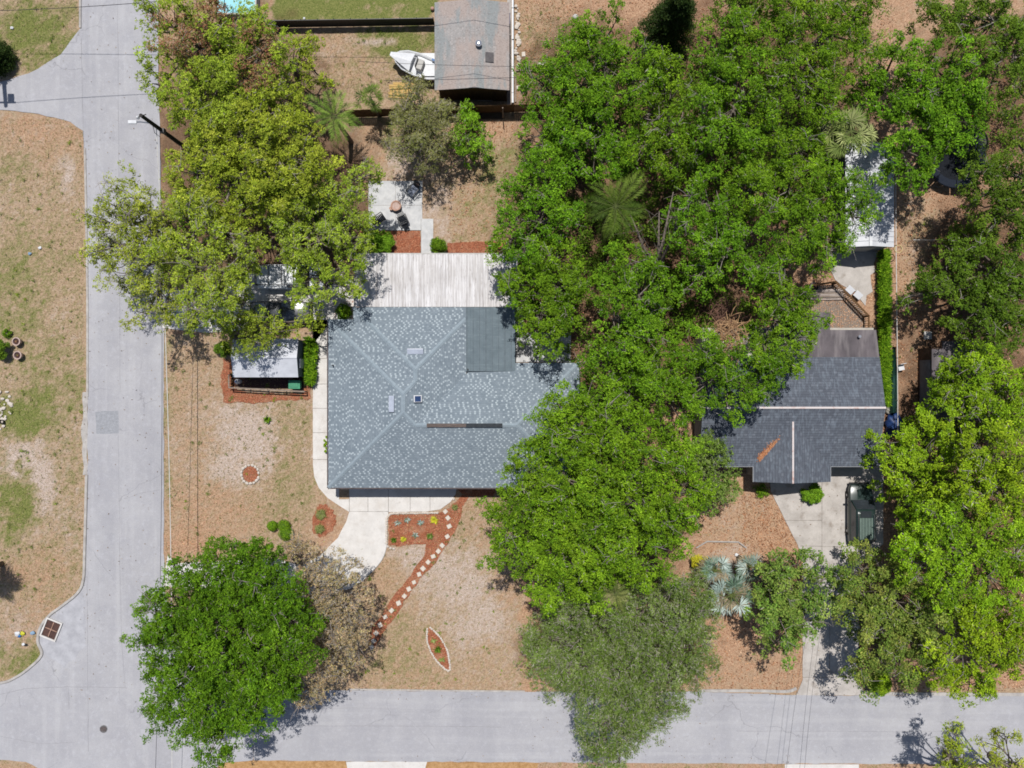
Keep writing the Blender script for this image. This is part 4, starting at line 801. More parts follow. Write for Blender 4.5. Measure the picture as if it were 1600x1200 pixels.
# roof fittings
def on_roof(px_, py_, f): return Vector(W(px_, py_, f(px_, py_)))
p = on_roof(649, 549, fN2); MB().obox((p.x, p.y, p.z+.10), (1.2, .42, .12), rx=math.radians(15)).build("skylight", M['lens'], roof, world=True, bevel=.03)
p = on_roof(612, 631, fW); MB().obox((p.x, p.y, p.z+.10), (.42, 1.2, .12), ry=math.radians(-15)).build("skylight", M['lens'], roof, world=True, bevel=.03)
p = on_roof(653, 623, fE); sv = MB().obox((p.x, p.y, p.z+.16), (.60, .52, .22), ry=math.radians(15), rz=.02).build("solar_vent", M['white'], roof, world=True, bevel=.03)
MB().obox((p.x+.03, p.y, p.z+.29), (.44, .40, .03), ry=math.radians(15), rz=.02).build("solar_panel", M['solar'], sv, world=True)
for (a, b, f) in ((521,571,fW),):
    p = on_roof(a, b, f); MB().tube([p+Vector((0,0,-.1)), p+Vector((0,0,.4))], .05, 8).build("vent_pipe", M['black'], roof, world=True)
p = Vector(W(731, 577, zr(731,577))); MB().tube([p+Vector((0,0,-.1)), p+Vector((0,0,.2))], .05, 8).build("vent_pipe", M['black'], roof, world=True)
# white corrugated patio roof
pr = thing("patio_cover", "white mould streaked corrugated patio cover behind the blue grey hip roof", "patio cover", (*W(680, 440)[:2], 0))
c = MB(); X0, Y0, _ = W(553, 479.5, 2.5); X1, Y1, _ = W(808, 397, 2.35); n = int((X1-X0)/.1); vs = []
for i in range(n+1):
    x = X0+(X1-X0)*i/n; dz = (.0, .028, .028, .0)[i % 4]
    vs += [(x, Y0, 2.5+dz), (x, (Y0+Y1)/2, 2.43+dz), (x, Y1, 2.35+dz)]
c.add(vs, [(3*i+j, 3*i+3+j, 3*i+4+j, 3*i+1+j) for i in range(n) for j in (0,1)]); c.build("corrugated_roof", M['whitemetal'], pr, world=True)
MB().box(X0-.02, X1+.02, Y1-.01, Y1+.08, 2.2, 2.37).build("gutter", M['whitewall'], pr, world=True)
for i in range(5):
    x = X0+.2+(X1-X0-.4)*i/4; MB().box(x-.05, x+.05, Y1-.15, Y1-.05, 0, 2.32).build("post", M['white'], pr, world=True)
for y in (Y1-.12, (Y0+Y1)/2): MB().box(X0+.05, X1-.05, y-.035, y+.035, 2.22 if y < 7 else 2.19, 2.33).build("beam", M['white'], pr, world=True)
for (a, b, s_) in [(679,414,.1),(709,411,.09),(725,427,.1),(694,421,.05),(733,418,.06),(757,415,.06),(752,435,.07),(735,442,.06),(596,422,.06),(589,421,.06)]:
    pass
def box_building(name, label, cat, fx0, fx1, fy0, fy1, h, wallm, z0=0):
    root = thing(name, label, cat, ((fx0+fx1)/2, (fy0+fy1)/2, 0)); return root
# ===== gable helper in real metres
def gable(root, x0, x1, y0, y1, ez, rh, axis, rm, wm, over=.3, uvm=True, th=.07, ridge=None, wall=True, rname="roof"):
    """axis: direction the ridge runs"""
    m = MB(); o = over
    if axis == 'y':
        xm = (x0+x1)/2 if ridge is None else ridge
        for s, xe in ((-1, x0), (1, x1)):
            v = [(xm, y0, rh), (xe, y0, ez), (xe, y1, ez), (xm, y1, rh)]
            if s < 0: v = v[::-1]
            b = m.add(v, [(0,1,2,3)]); m.uv[len(m.f)-1] = [(q[1], abs(q[0]-xm)*1.05) for q in v]
            b = m.add([(q[0], q[1], q[2]-th) for q in v], [(3,2,1,0)])
        for y in (y0, y1): m.add([(x0,y,ez),(xm,y,rh),(x1,y,ez),(x1,y,ez-th),(xm,y,rh-th),(x0,y,ez-th)], [(0,1,4,5),(1,2,3,4)])
        for x in (x0, x1): m.add([(x,y0,ez-th),(x,y1,ez-th),(x,y1,ez),(x,y0,ez)], [(0,1,2,3)])
    else:
        ym = (y0+y1)/2 if ridge is None else ridge
        for s, ye in ((-1, y0), (1, y1)):
            v = [(x0, ym, rh), (x0, ye, ez), (x1, ye, ez), (x1, ym, rh)]
            if s > 0: v = v[::-1]
            m.add(v, [(0,1,2,3)]); m.uv[len(m.f)-1] = [(q[0], abs(q[1]-ym)*1.05) for q in v]
            m.add([(q[0], q[1], q[2]-th) for q in v], [(3,2,1,0)])
        for x in (x0, x1): m.add([(x,y0,ez),(x,ym,rh),(x,y1,ez),(x,y1,ez-th),(x,ym,rh-th),(x,y0,ez-th)], [(0,1,4,5),(1,2,3,4)])
        for y in (y0, y1): m.add([(x0,y,ez-th),(x1,y,ez-th),(x1,y,ez),(x0,y,ez)], [(0,1,2,3)])
    rf = m.build(rname, rm, root, world=True)
    if wall:
        w2 = MB(); a0, a1, b0, b1 = x0+o, x1-o, y0+o, y1-o; zt = ez-th-.02; pk = rh-th-.08
        if axis == 'y':
            xm = (x0+x1)/2 if ridge is None else ridge
            w2.add([(a0,b0,0),(a1,b0,0),(a1,b1,0),(a0,b1,0),(a0,b0,zt),(a1,b0,zt),(a1,b1,zt),(a0,b1,zt),(xm,b0,pk),(xm,b1,pk)], [(0,1,5,8,4),(2,3,7,9,6),(1,2,6,5),(3,0,4,7)])
        else:
            ym = (y0+y1)/2 if ridge is None else ridge
            w2.add([(a0,b0,0),(a1,b0,0),(a1,b1,0),(a0,b1,0),(a0,b0,zt),(a1,b0,zt),(a1,b1,zt),(a0,b1,zt),(a0,ym,pk),(a1,ym,pk)], [(0,1,5,4),(2,3,7,6),(1,2,6,9,5),(3,0,4,8,7)])
        w2.build("wall", wm, root, world=True)
    return rf
def wp(x, y, z): return W(x, y, z)
# ===== top middle outbuilding with old shingles
x0, y1, _ = W(679, 8, 3.0); x1, y0, _ = W(796, 141, 3.0); xr = W(741, 100, 3.6)[0]
ob = thing("outbuilding", "old shingled outbuilding with mottled grey roof at the top edge", "outbuilding", ((x0+x1)/2, (y0+y1)/2, 0))
def vary_shingle():
    m = M['shingle_old']; n = m.node_tree; p_ = [x for x in n.nodes if x.type == 'BSDF_PRINCIPLED'][0]; src = p_.inputs['Base Color'].links[0].from_socket
    a = mixc(n, ramp(n, noise(n, .55, seed=12, stretch=(1.2,.5,1)), .42, .55), src, C(190,170,160))
    b = mixc(n, ramp(n, noise(n, .5, seed=15, stretch=(1.4,.4,1)), .5, .56), a, C(148,158,160)); mm = mixc(n, .6, src, b)
    sp = ramp(n, noise(n, 7, seed=2, stretch=(1,2.2,1)), .55, .62); s2 = N(n,"ShaderNodeMath"); s2.operation='MULTIPLY'; s2.inputs[1].default_value=.4; n.links.new(sp, s2.inputs[0])
    n.links.new(mixc(n, s2.outputs[0], mm, C(112,96,88)), p_.inputs['Base Color'])
vary_shingle()
rf = gable(ob, x0, x1, y0, y1+.2, 3.0, 3.55, 'y', M['shingle_old'], M['woodbrown'], over=.25, ridge=xr)
p = W(748, 70, 3.5); MB().lathe([(.16,-.1),(.16,.2),(.24,.2),(.24,.3),(.05,.36)], (p[0],p[1],p[2]), 14).build("roof_vent", M['chrome'], rf, world=True)
MB().obox((W(765,90,3.3)[0], W(765,90,3.3)[1], 3.385), (.62,.72,.02), ry=math.radians(9.5)).build("roof_patch", mat('patch_dark', C(112,108,108), C(92,88,90), sc=4, grain=.2), rf, world=True)
MB().box(x0+1.4, x1-.5, y0-1.15, y0-.1, 0, .09).build("porch_floor", M['shed_dark'], ob, world=True)
for k, xx in enumerate((x0+1.4, x1-.55)): MB().box(xx, xx+.08, y0-1.1, y0-1.02, .09, 2.3).build("porch_post", M['wood'], ob, world=True)
lb = None
for k in range(4):
    a = W(708+k*3, 157-k*.9, .3); b = W(774-k*2, 153+k*1.4, .35); t = tag(MB().obox(((a[0]+b[0])/2, (a[1]+b[1])/2, .16+.035*k), (b[0]-a[0], .12, .03), rz=math.atan2(b[1]-a[1], b[0]-a[0])).build("plank", M['wood']), "long grey plank leaning in the heap under the outbuilding's front eave", "plank", "planks below the old outbuilding")
# ===== top garden fences
def fence_h(name, label, xa, ya, xb, yb, h, pm, posts=2.4, th=.05, group=None, cap=None, boards=True, pr_=.05, postm=None):
    A = Vector(W(xa, ya)[:2]); B = Vector(W(xb, yb)[:2]); L = (B-A).length; d = (B-A)/L; root = thing(name, label, "fence", ((A.x+B.x)/2, (A.y+B.y)/2, 0), 0, group); an = math.atan2(d.y, d.x); n_ = Vector((-d.y, d.x))
    mb = MB()
    if boards:
        k = int(L/.15)
        for i in range(k):
            c_ = A+d*(L*(i+.5)/k)+n_*(.006*math.sin(i*2.3)); mb.obox((c_.x, c_.y, h/2+.02+.015*math.sin(i*5.1)), (.143, th*.5, h-.04), rz=an)
    else: mb.obox(((A+B).x/2, (A+B).y/2, h/2), (L, th*.3, h-.05), rz=an)
    mb.build("panel", pm, root, world=True)
    k = max(1, int(L/posts))
    for i in range(k+1):
        c_ = A+d*(L*i/k)+n_*.05; MB().obox((c_.x, c_.y, (h+.06)/2), (pr_*1.6, pr_*1.6, h+.06), rz=an).build("post", postm or pm, root, world=True)
    for z in ((.3, h-.25) if boards else (h-.02,)):
        c_ = (A+B)/2+n_*(.045 if boards else 0); MB().obox((c_.x, c_.y, z), (L, .05, .07 if boards else .04), rz=an).build("rail", cap or pm, root, world=True)
    return root
fence_h("screen_fence", "black fabric screen fence along the green lawn", 426, 43.5, 679, 39.5, 1.25, M['black'], posts=1.25, boards=False, pr_=.03, postm=M['canvas_green'])
fence_h("wood_fence", "brown wooden board fence below the old outbuilding", 545, 184, 850, 174, 1.7, M['woodbrown'])
x, y, _ = W(801, 0); xx2, yy2, _ = W(801, 172)
vf = thing("vinyl_fence", "white vinyl fence running down beside the old outbuilding", "fence", (x, (y+yy2)/2, 0))
MB().box(x-.03, x+.03, yy2, y+6, .05, 1.75).build("panel", M['white'], vf, world=True)
MB().box(x-.07, x+.07, yy2, y+6, 1.75, 1.80).build("rail", M['white'], vf, world=True)
for k in range(7): MB().box(x-.075, x+.075, yy2+k*2.4-.07, yy2+k*2.4+.07, 0, 1.86).build("post", M['white'], vf, world=True)
tag(MB().box(x-.42, x-.12, yy2+.3, y+6, 0, .06).build("footing_strip", M['kerb']), kind="structure")
tag(MB().obox((W(795.5,38,1)[0], W(795.5,38)[1], .5), (.16,.9,1.0)).build("storage_bin", M['navy'], bevel=.03), "navy blue upright bin squeezed against the white vinyl fence", "bin")
g_ = random.Random(3)
for k in range(24):
    yy_ = 10+k*4.1 if k < 24 else 0; xx_ = 807+g_.uniform(-2.5, 4.5) + (5 if 95 < yy_ else 0); rr_ = g_.uniform(.07, .2)
    a = W(xx_, yy_); t = lump((0,0,0), rr_, g_.uniform(.8,1.4), g_.uniform(.7,1.2), .5, k, .2, 1).build("stone", M['stone']); t.location = (a[0], a[1], .06)
    tag(t, "pale rubble stone in the row beside the white vinyl fence", "stone", "rubble stones beside the vinyl fence")
for (a, b, s1, s2, lab) in ((818,85,.28,.36,"lone square pale paver on the brown lawn beside the rubble stones"),(845,100,.5,.2,"oblong pale paver lying on the brown lawn under the oak edge"),(810,137,.3,.3,"small pinkish paver below the timber edging")):
    q = W(a, b); tag(MB().obox((q[0], q[1], .03), (s1, s2, .06), rz=.1).build("paver", M['stone'], bevel=.01), lab, "paver")
te = MB(); a = W(806,111); b = W(860,110.5); te.box(a[0], b[0], a[1]-.05, a[1]+.05, -.03, .14); c_ = W(805.5,160); te.box(c_[0]-.05, c_[0]+.05, c_[1], a[1]-.05, -.03, .12); tag(te.build("timber_edging", M['wood']), "L shaped grey timber edging at the corner of the brown lawn", "edging")
# ball, tarp table, boat
q = W(899, 27, .2); tag(lump((0,0,0), .24, 1,1,.95, 1, .02, 2).build("ball", M['whitewall'], smooth=True), "small grey ball alone on the brown lawn at the top", "ball").location = (q[0], q[1], .22)
q = W(675.5, 13, .2); tag(lump((0,0,0), .16, 1,1,1, 1, .02, 2).build("ball", M['pink'], smooth=True), "little pinkish ball at the corner of the old outbuilding", "ball").location = (q[0], q[1], .15)
bt = thing("boat", "small white boat with blue trim half under the olive tree", "boat", (*W(653, 108)[:2], 0), math.radians(160))
h_ = MB(); L = 3.8
st = [(-L/2,.62,.0),(-L*.3,.85,0),(0,.92,0),(L*.25,.8,.03),(L*.4,.5,.08),(L/2,.06,.15)]
for (x_, w_, dz) in st: h_.v += [(x_,0,.25+dz),(x_,w_*.8,.42+dz),(x_,w_,.95+dz*1.5),(x_,w_-.1,1.0+dz*1.5),(x_,w_-.14,.6+dz),(x_,0,.55+dz),(x_,-w_+.14,.6+dz),(x_,-w_+.1,1.0+dz*1.5),(x_,-w_,.95+dz*1.5),(x_,-w_*.8,.42+dz)]
h_.f = [(i*10+k, i*10+(k+1)%10, (i+1)*10+(k+1)%10, (i+1)*10+k) for i in range(5) for k in range(10)]+[tuple(range(9,-1,-1)), tuple(range(50,60))]
h_.build("hull", M['white'], bt, smooth=True)
MB().add([(-2.2,-.55,1.03),(-.6,-.75,1.06),(-.6,.75,1.06),(-2.2,.55,1.03),(-1.4,0,1.2)], []) 
bc = MB(); bc.add([(.35,-.72,1.0),(2.1,-.14,1.22),(2.1,.14,1.22),(.35,.72,1.0),(.4,0,1.16)], [(0,1,4),(1,2,4),(2,3,4),(3,0,4)]); bc.build("bow_deck", M['white'], bt)
MB().obox((-.3,0,.95),(.5,.8,.6)).build("console", M['whitewall'], bt, bevel=.05); MB().obox((-.05,0,1.35),(.05,.7,.3)).build("windscreen", M['glass'], bt)
MB().obox((-1.5,-.72,.98),(1.0,.14,.08), rz=-.08).build("blue_trim", M['blue'], bt); MB().obox((-2.35,0,.9),(.35,.4,.7)).build("outboard_motor", M['black'], bt, bevel=.06)
tb = thing("table", "white rectangular cover sheet on a low frame beside the old outbuilding", "table", (*W(672, 101, .7)[:2], 0))
MB().box(-.95,.95,-.88,.88,.68,.73).build("tabletop", M['white'], tb)
for a in (-1,1):
    for b in (-1,1): MB().box(a*.85-.03,a*.85+.03,b*.8-.03,b*.8+.03,0,.68).build("leg", M['whitewall'], tb)
for k in range(7):
    q = W(628+g_.uniform(-6,6), 130+k*3.6, .1); tag(MB().obox((q[0], q[1], .05+.05*(k%3)), (g_.uniform(1.6,2.3), .16, .05), rz=g_.uniform(-.06,.06)).build("board", M['woodtan']), "new yellow board in the loose stack above the olive tree", "board", "yellow boards stacked above the olive tree")
pl = thing("swimming_pool", "corner of a pale aqua swimming pool at the top edge", "pool", (*W(384, -20)[:2], 0))
a = W(345,-60); b = W(406, 30)
MB().box(a[0], b[0]-.12, b[1]+.12, a[1], .1, .72).build("water", M['aqua'], pl, world=True)
rm = MB(); rm.box(a[0]-.1, b[0], b[1], b[1]+.12, 0, .85); rm.box(b[0]-.12, b[0], b[1]+.12, a[1], 0, .85); rm.build("rim", M['whitewall'], pl, world=True)
# ===== little white shed with pen and bin
sz = 2.25; x0 = W(364, 560, sz)[0]; x1 = W(466, 560, sz)[0]; y1 = W(400, 529, sz)[1]; y0 = W(400, 589.5, sz)[1]
sh = thing("shed", "small shed with pale ribbed metal roof beside the side walk", "shed", ((x0+x1)/2, (y0+y1)/2, 0))
rf = gable(sh, x0, x1, y0, y1, sz, sz+.42, 'x', M['shedroof'], M['shedwall'], over=.06)
rb = MB(); ym = (y0+y1)/2
for k in range(18):
    xx_ = x0+.15+k*(x1-x0-.3)/17
    for ye in (y0+.02, y1-.02): rb.add([(xx_-.02,ym,sz+.425),(xx_+.02,ym,sz+.425),(xx_+.02,ye,sz+.015),(xx_-.02,ye,sz+.015),(xx_,ym,sz+.455),(xx_,ye,sz+.045)], [(0,4,5,3),(4,1,2,5)])
MB().box(x0-.01, x1+.01, ym-.05, ym+.05, sz+.40, sz+.47).build("ridge_strip", M['shedroof'], rf, world=True)
MB().box(x1-.03, x1+.03, ym-.75, ym-.05, .05, 1.85).build("door", M['white'], sh, world=True)
MB().box(x1-.055, x1+.025, ym-.9, ym-.5, 1.0, 1.5).build("window", M['white'], sh, world=True) if False else None
pen = thing("pen_fence", "low weathered rail pen in front of the little white shed", "fence", (*W(418, 608)[:2], 0))
def rail(root, a, b, z, wd=.1, th=.04, m='wood', name="rail"):
    A = Vector(W(*a, z)); B = Vector(W(*b, z)); d = B-A; MB().obox(tuple((A+B)/2), (d.length, wd, th), rz=math.atan2(d.y, d.x)).build(name, M[m], root, world=True)
rail(pen, (357,605.5), (418,609), .95); rail(pen, (418.5,609), (476,612), .93); rail(pen, (357.5,585), (357.5,604), .95); rail(pen, (357,605), (418,608), .5, .04, .09); rail(pen, (419,608), (476,611), .5, .04, .09)
for (a, b) in ((358,586),(358,605),(385,607),(414,609),(442,610),(475,612)):
    q = W(a, b, .95); MB().box(q[0]-.045, q[0]+.045, q[1]-.045, q[1]+.045, -.1, .93).build("post", M['wood'], pen, world=True)
rw = MB(); A = Vector(W(359,606.5,.0)); B = Vector(W(475,612.5,.0))
for k in range(1): rw.obox((A.x/2+B.x/2, A.y/2+B.y/2, .42), ((B-A).length, .01, .12), rz=math.atan2((B-A).y, (B-A).x))
rw.build("wire", M['black'], pen, world=True)
sheet("pen_floor", [(360,583),(474,583),(474,609),(360,604)], .02, 'soil', j=.03)
bn = thing("wheeled_bin", "green lidded wheeled bin inside the rail pen", "bin", (*W(460, 601, 1.0)[:2], 0), math.radians(90))
b_ = MB(); b_.add([(-.24,-.34,.05),(.24,-.34,.05),(.24,.34,.05),(-.24,.34,.05),(-.3,-.42,.98),(.3,-.42,.98),(.3,.42,.98),(-.3,.42,.98)], [(3,2,1,0),(4,5,6,7),(0,1,5,4),(1,2,6,5),(2,3,7,6),(3,0,4,7)]); b_.build("body", M['bin'], bn, bevel=.03)
MB().obox((0,0,1.03),(.66,.9,.07)).obox((0,.0,1.08),(.4,.6,.04)).build("lid", M['bin'], bn, bevel=.03)
for s in (-1,1): MB().tube([(s*.3,.36,.12),(s*.25,.36,.12)], .12, 12).build("wheel", M['rubber'], bn)
q = W(371, 596, .6); pp_ = thing("water_tank", "white upright jug standing left inside the rail pen", "jug", (q[0], q[1], 0)); MB().lathe([(.17,.0),(.19,.1),(.19,.75),(.1,.85),(.06,.95)], (0,0,0), 14).build("body", M['white'], pp_, smooth=True); MB().lathe([(.06,.95),(.06,1.0)], (0,0,0), 10).build("lid", M['blue'], pp_)
# ===== patio things
def patio_chair(label, px_, py_, rz, pale=False):
    r_ = thing("lounge_chair", label, "chair", (*W(px_, py_, .4)[:2], .05), rz, "black lounge chairs on the back patio")
    seatm = M['blackmesh'] if not pale else mat('sling_grey', C(150,158,176), C(130,138,156), sc=5)
    s_ = MB()
    for k in range(6): s_.obox((0, -.32+k*.125, .40+.01*k), (.56, .105, .025))
    s_.build("seat", seatm, r_)
    bk = MB()
    for k in range(5): bk.obox((0, .40+k*.07, .52+k*.12), (.56, .03, .10), rx=math.radians(28))
    bk.build("backrest", M['blackmesh'], r_)
    for s in (-1, 1):
        MB().obox((s*.34,.0,.62),(.07,.72,.035)).build("armrest", M['black'], r_, bevel=.01)
        MB().tube([(s*.33,-.36,.0),(s*.33,-.34,.60)], .022, 6).build("leg", M['black'], r_); MB().tube([(s*.33,.42,.0),(s*.33,.34,.60)], .022, 6).build("leg", M['black'], r_)
    MB().tube([(-.33,-.36,.38),(.33,-.36,.38)], .02, 6).build("front_bar", M['black'], r_)
    return r_
patio_chair("black chair with pale grey sling seat near the small dark side table", 645, 298, math.radians(-40), True)
patio_chair("black slatted chair in the tree shade at the patio's left side", 594, 342, math.radians(125))
patio_chair("black slatted chair with a footrest at the patio's lower edge", 630, 344, math.radians(25))
fr_ = thing("foot_stool", "small black slatted footstool in front of the lower patio chair", "stool", (*W(634.5, 354.5, .3)[:2], .05), math.radians(25)); fm = MB()
for k in range(4): fm.obox((0,-.15+k*.1,.3),(.42,.08,.025))
fm.build("seat", M['blackmesh'], fr_)
for a in (-1,1):
    for b in (-1,1): MB().tube([(a*.19,b*.15,0),(a*.18,b*.14,.29)], .018, 6).build("leg", M['black'], fr_)
st_ = thing("side_table", "small round dark side table at the patio's top right corner", "table", (*W(652, 289, .4)[:2], .05)); MB().lathe([(.0,.42),(.26,.42),(.26,.46),(.22,.47),(.0,.45)], (0,0,0), 20, close=False).build("tabletop", M['black'], st_); MB().lathe([(.18,0),(.04,.04),(.04,.42)], (0,0,0), 12).build("base", M['black'], st_)
MB().lathe([(.10,.47),(.11,.5),(.09,.5)], (0,0,0), 14).build("dish", M['pink'], st_)
fp = thing("fire_bowl", "round tan fire bowl in the middle of the back patio", "fire bowl", (*W(619, 322, .3)[:2], .05)); MB().lathe([(.2,0),(.34,.12),(.42,.36),(.40,.40),(.34,.40),(.30,.30),(0,.27)], (0,0,0), 24, close=False).build("bowl", M['pink'], fp, smooth=True); MB().lathe([(0,.29),(.29,.31)], (0,0,0), 18, close=False).build("embers", M['terracotta'], fp)
q = W(611.5, 326, .2); fx = thing("stool", "tiny pale round stool touching the tan fire bowl", "stool", (q[0], q[1], .05)); MB().lathe([(0,.3),(.15,.3),(.15,.26),(0,.26)], (0,0,0), 16, close=False).build("seat", M['pink'], fx)
for a in range(3): MB().tube([(.1*math.cos(a*2.1),.1*math.sin(a*2.1),.27),(.13*math.cos(a*2.1),.13*math.sin(a*2.1),0)], .015, 5).build("leg", M['wood'], fx)
M['ridgepink'] = mat('ridge_metal', C(232,222,220), C(206,170,160), sc=2.5, lo=.5, hi=.7)
# ===== the slate roofed house on the right
EZ2 = 2.8; RZ2 = 4.0
nh = thing("house", "neighbouring house with slate grey shingles and white ridge caps", "house", (*W(1240, 640)[:2], 0))
def rp(x, y, z): return W(x, y, z)
yr = rp(1240, 637, RZ2)[1]; yN = rp(1240, 558, EZ2+.25)[1]; yS = rp(1240, 729, EZ2)[1]; xL = rp(1092, 640, EZ2)[0]; xRr = rp(1372, 640, EZ2)[0]
m = MB()
v = [(xL, yr, RZ2), (xL, yS, EZ2), (xRr, yS, EZ2), (xRr, yr, RZ2)]; m.add(v, [(0,1,2,3)]); m.uv[0] = [(a[0], (yr-a[1])*1.05) for a in v]
v = [(xRr, yr, RZ2), (xRr, yN, EZ2+.25), (xL, yN, EZ2+.25), (xL, yr, RZ2)]; m.add(v, [(0,1,2,3)]); m.uv[1] = [(a[0], (a[1]-yr)*1.05) for a in v]
gx_ = rp(1240, 700, 3.9)[0]; ga, gb = rp(1177, 740, EZ2)[0], rp(1298, 740, EZ2)[0]; yG = rp(1240, 755, 3.6)[1]; gz_ = 3.72
ztop = lambda y: RZ2-(yr-y)*(RZ2-EZ2)/(yr-yS); yj = yr-(RZ2-gz_)*(yr-yS)/(RZ2-EZ2)
for s, xe in ((-1, ga), (1, gb)):
    v = [(gx_, yj, gz_+.012), (xe, yS, EZ2+.012), (xe, yG, EZ2+.012), (gx_, yG, gz_+.012)]
    if s > 0: v = v[::-1]
    m.add(v, [(0,1,2,3)]); m.uv[len(m.f)-1] = [(a[1], abs(a[0]-gx_)*1.05) for a in v]
nroof = m.build("roof", M['shingle_slate'], nh, world=True)
# ripples of lifted shingles
nm = M['shingle_slate'].node_tree; pb = [x for x in nm.nodes if x.type == 'BSDF_PRINCIPLED'][0]; src = pb.inputs['Base Color'].links[0].from_socket
rip = ramp(nm, noise(nm, 4.2, detail=3, stretch=(1.7,.4,1), seed=21), .5, .62); q1 = N(nm,"ShaderNodeMath"); q1.operation='MULTIPLY'; q1.inputs[1].default_value=.24; nm.links.new(rip, q1.inputs[0])
nm.links.new(mixc(nm, q1.outputs[0], src, C(156,170,184)), pb.inputs['Base Color'])
MB().obox(((xL+xRr)/2, yr, RZ2+.05), (xRr-xL, .14, .05)).build("ridge_cap", M['ridgepink'], nroof, world=True)
MB().obox((gx_, (yj+yG)/2, gz_+.06), (.13, yj-yG, .05)).build("ridge_cap", M['ridgepink'], nroof, world=True)
th = MB(); th.prism([(xL+.3,yS+.3),(ga+.3,yS+.3),(ga+.3,yG+.3),(gb-.3,yG+.3),(gb-.3,yS+.3),(xRr-.3,yS+.3),(xRr-.3,yN+2.2),(xL+.3,yN+2.2)], 0, EZ2-.08); th.build("wall", M['stucco'], nh, world=True)
gg = MB(); gg.add([(ga+.3,yG+.3,EZ2-.08),(gb-.3,yG+.3,EZ2-.08),(gx_,yG+.3,gz_-.15)], [(0,1,2)]); gg.add([(xRr-.3,yS+.3,EZ2-.08),(xRr-.3,yN,EZ2-.08),(xRr-.3,yN,EZ2+.1),(xRr-.3,yr,RZ2-.12)], [(0,1,2,3)]); gg.build("gable_wall", M['stucco'], nh, world=True)
fa = MB()
for a, b in (((xL,yS),(ga,yS)),((gb,yS),(xRr,yS))): fa.box(a[0], b[0], yS-.02, yS+.05, EZ2-.16, EZ2-.01)
fa.box(ga-.02, ga+.04, yG, yS-.03, EZ2-.14, EZ2-.005); fa.box(gb-.04, gb+.02, yG, yS-.03, EZ2-.14, EZ2-.005); fa.build("fascia", M['white'], nh, world=True)
# brown flat section
fl = MB(); ztf = EZ2+.24
a = [rp(1262,558,ztf), rp(1374,558,ztf), rp(1369,515.5,ztf), rp(1297,515.5,ztf), rp(1297,488,ztf), rp(1255,488,ztf), rp(1180,520,ztf), rp(1180,558,ztf)]
fl.prism([(q[0], q[1]) for q in a], EZ2+.0, ztf); fl.build("flat_roof", M['rollbrown'], nh, world=True)
fw = MB(); fw.box(rp(1300,500,0)[0]-.9, xRr-.35, yN, rp(1300,518,ztf)[1]-.1, 0, EZ2-.005); fw.build("rear_wall", M['stucco'], nh, world=True) if False else None
q = rp(1341,526,ztf); MB().lathe([(.07,0),(.07,.25),(.11,.25),(.11,.3)], (q[0],q[1],ztf), 10).build("vent_pipe", M['chrome'], nroof, world=True)
for xx_ in (ga+1.2, gb-1.2): add_window(nh, xx_, yG+.3, .9, 2.1, .55, 'x')
add_window(nh, gb+1.6, yS+.3, .9, 2.1, .6, 'x')
MB().box(gx_-.5, gx_+.5, yG+.25, yG+.33, 0, 2.1).build("door", M['white'], nh, world=True)
# litter on that roof
def litter_poly(name, poly_px, zf, n, label=None):
    P = [W(a, b, zf)[:2] for a, b in poly_px]; o = chips(name, P, zf, n, DRY, .07, .16); 
    return o
# leaf line on the slate roof
pts = []; 
for k in range(1300):
    t = RNG.uniform(); cx_ = 1186+(1218-1186)*t+RNG.normal(0,3.0*(1-abs(t-.5))); cy_ = 717-(717-689)*t+RNG.normal(0,3.0); z_ = ztop(W(cx_,cy_,3.2)[1])
    a = W(cx_, cy_, max(EZ2,z_)+.03); pts.append([a[0], a[1], a[2]+RNG.uniform(.0,.05)])
pts = np.array(pts); tag(leafmesh("fallen_leaves", pts, np.stack([RNG.normal(0,.4,len(pts)),RNG.normal(0,.4,len(pts)),np.ones(len(pts))],1), RNG.uniform(.06,.13,len(pts)), .5, DRY, None, palette([C(222,156,112)[:3], C(190,118,80)[:3], C(232,180,140)[:3]], len(pts))), kind="stuff")
# deck
dk = thing("deck", "leaf strewn wooden deck behind the brown flat roof", "deck", (*W(1315, 485)[:2], 0))
dp = [rp(x, y, .45)[:2] for x, y in [(1252,470),(1262,448),(1306,444),(1353,492),(1353,516),(1294,516),(1294,489),(1252,489)]]
MB().prism(dp, 0, .39).build("deck_frame", M['woodbrown'], dk, world=True)
db = MB(); mnx = min(p[0] for p in dp); mxx = max(p[0] for p in dp)
def clipx(poly, x):
    ys_ = []
    for i in range(len(poly)):
        (xa, ya), (xb, yb) = poly[i-1], poly[i]
        if (xa > x) != (xb > x): ys_.append(ya+(yb-ya)*(x-xa)/(xb-xa))
    return sorted(ys_)
x_ = mnx+.07
while x_ < mxx-.05:
    y_ = clipx(dp, x_)
    if len(y_) >= 2: db.box(x_-.062, x_+.062, y_[0], y_[-1], .39, .43)
    x_ += .142
db.build("deck_boards", M['wood'], dk, world=True)
def balustrade(a, b, z0_, h_):
    A = Vector(W(*a, z0_+h_)); B = Vector(W(*b, z0_+h_)); d = B-A; L = d.length; an = math.atan2(d.y, d.x); rl = MB()
    rl.obox(tuple((A+B)/2), (L+.1, .13, .04), rz=an); o = rl.build("rail", M['woodbrown'], dk, world=True)
    MB().obox(((A.x+B.x)/2, (A.y+B.y)/2, z0_+.1), (L, .05, .08), rz=an).build("rail", M['woodbrown'], dk, world=True)
    k = int(L/.16)
    for i in range(k+1):
        p = A+d*(i/k); big = i in (0, k); s_ = .05 if big else .02
        MB().obox((p.x, p.y, z0_+(h_-.02)/2), (s_*2, s_*2, h_-.04), rz=an).build("baluster" if not big else "post", M['woodbrown'] if big else M['wood'], dk, world=True)
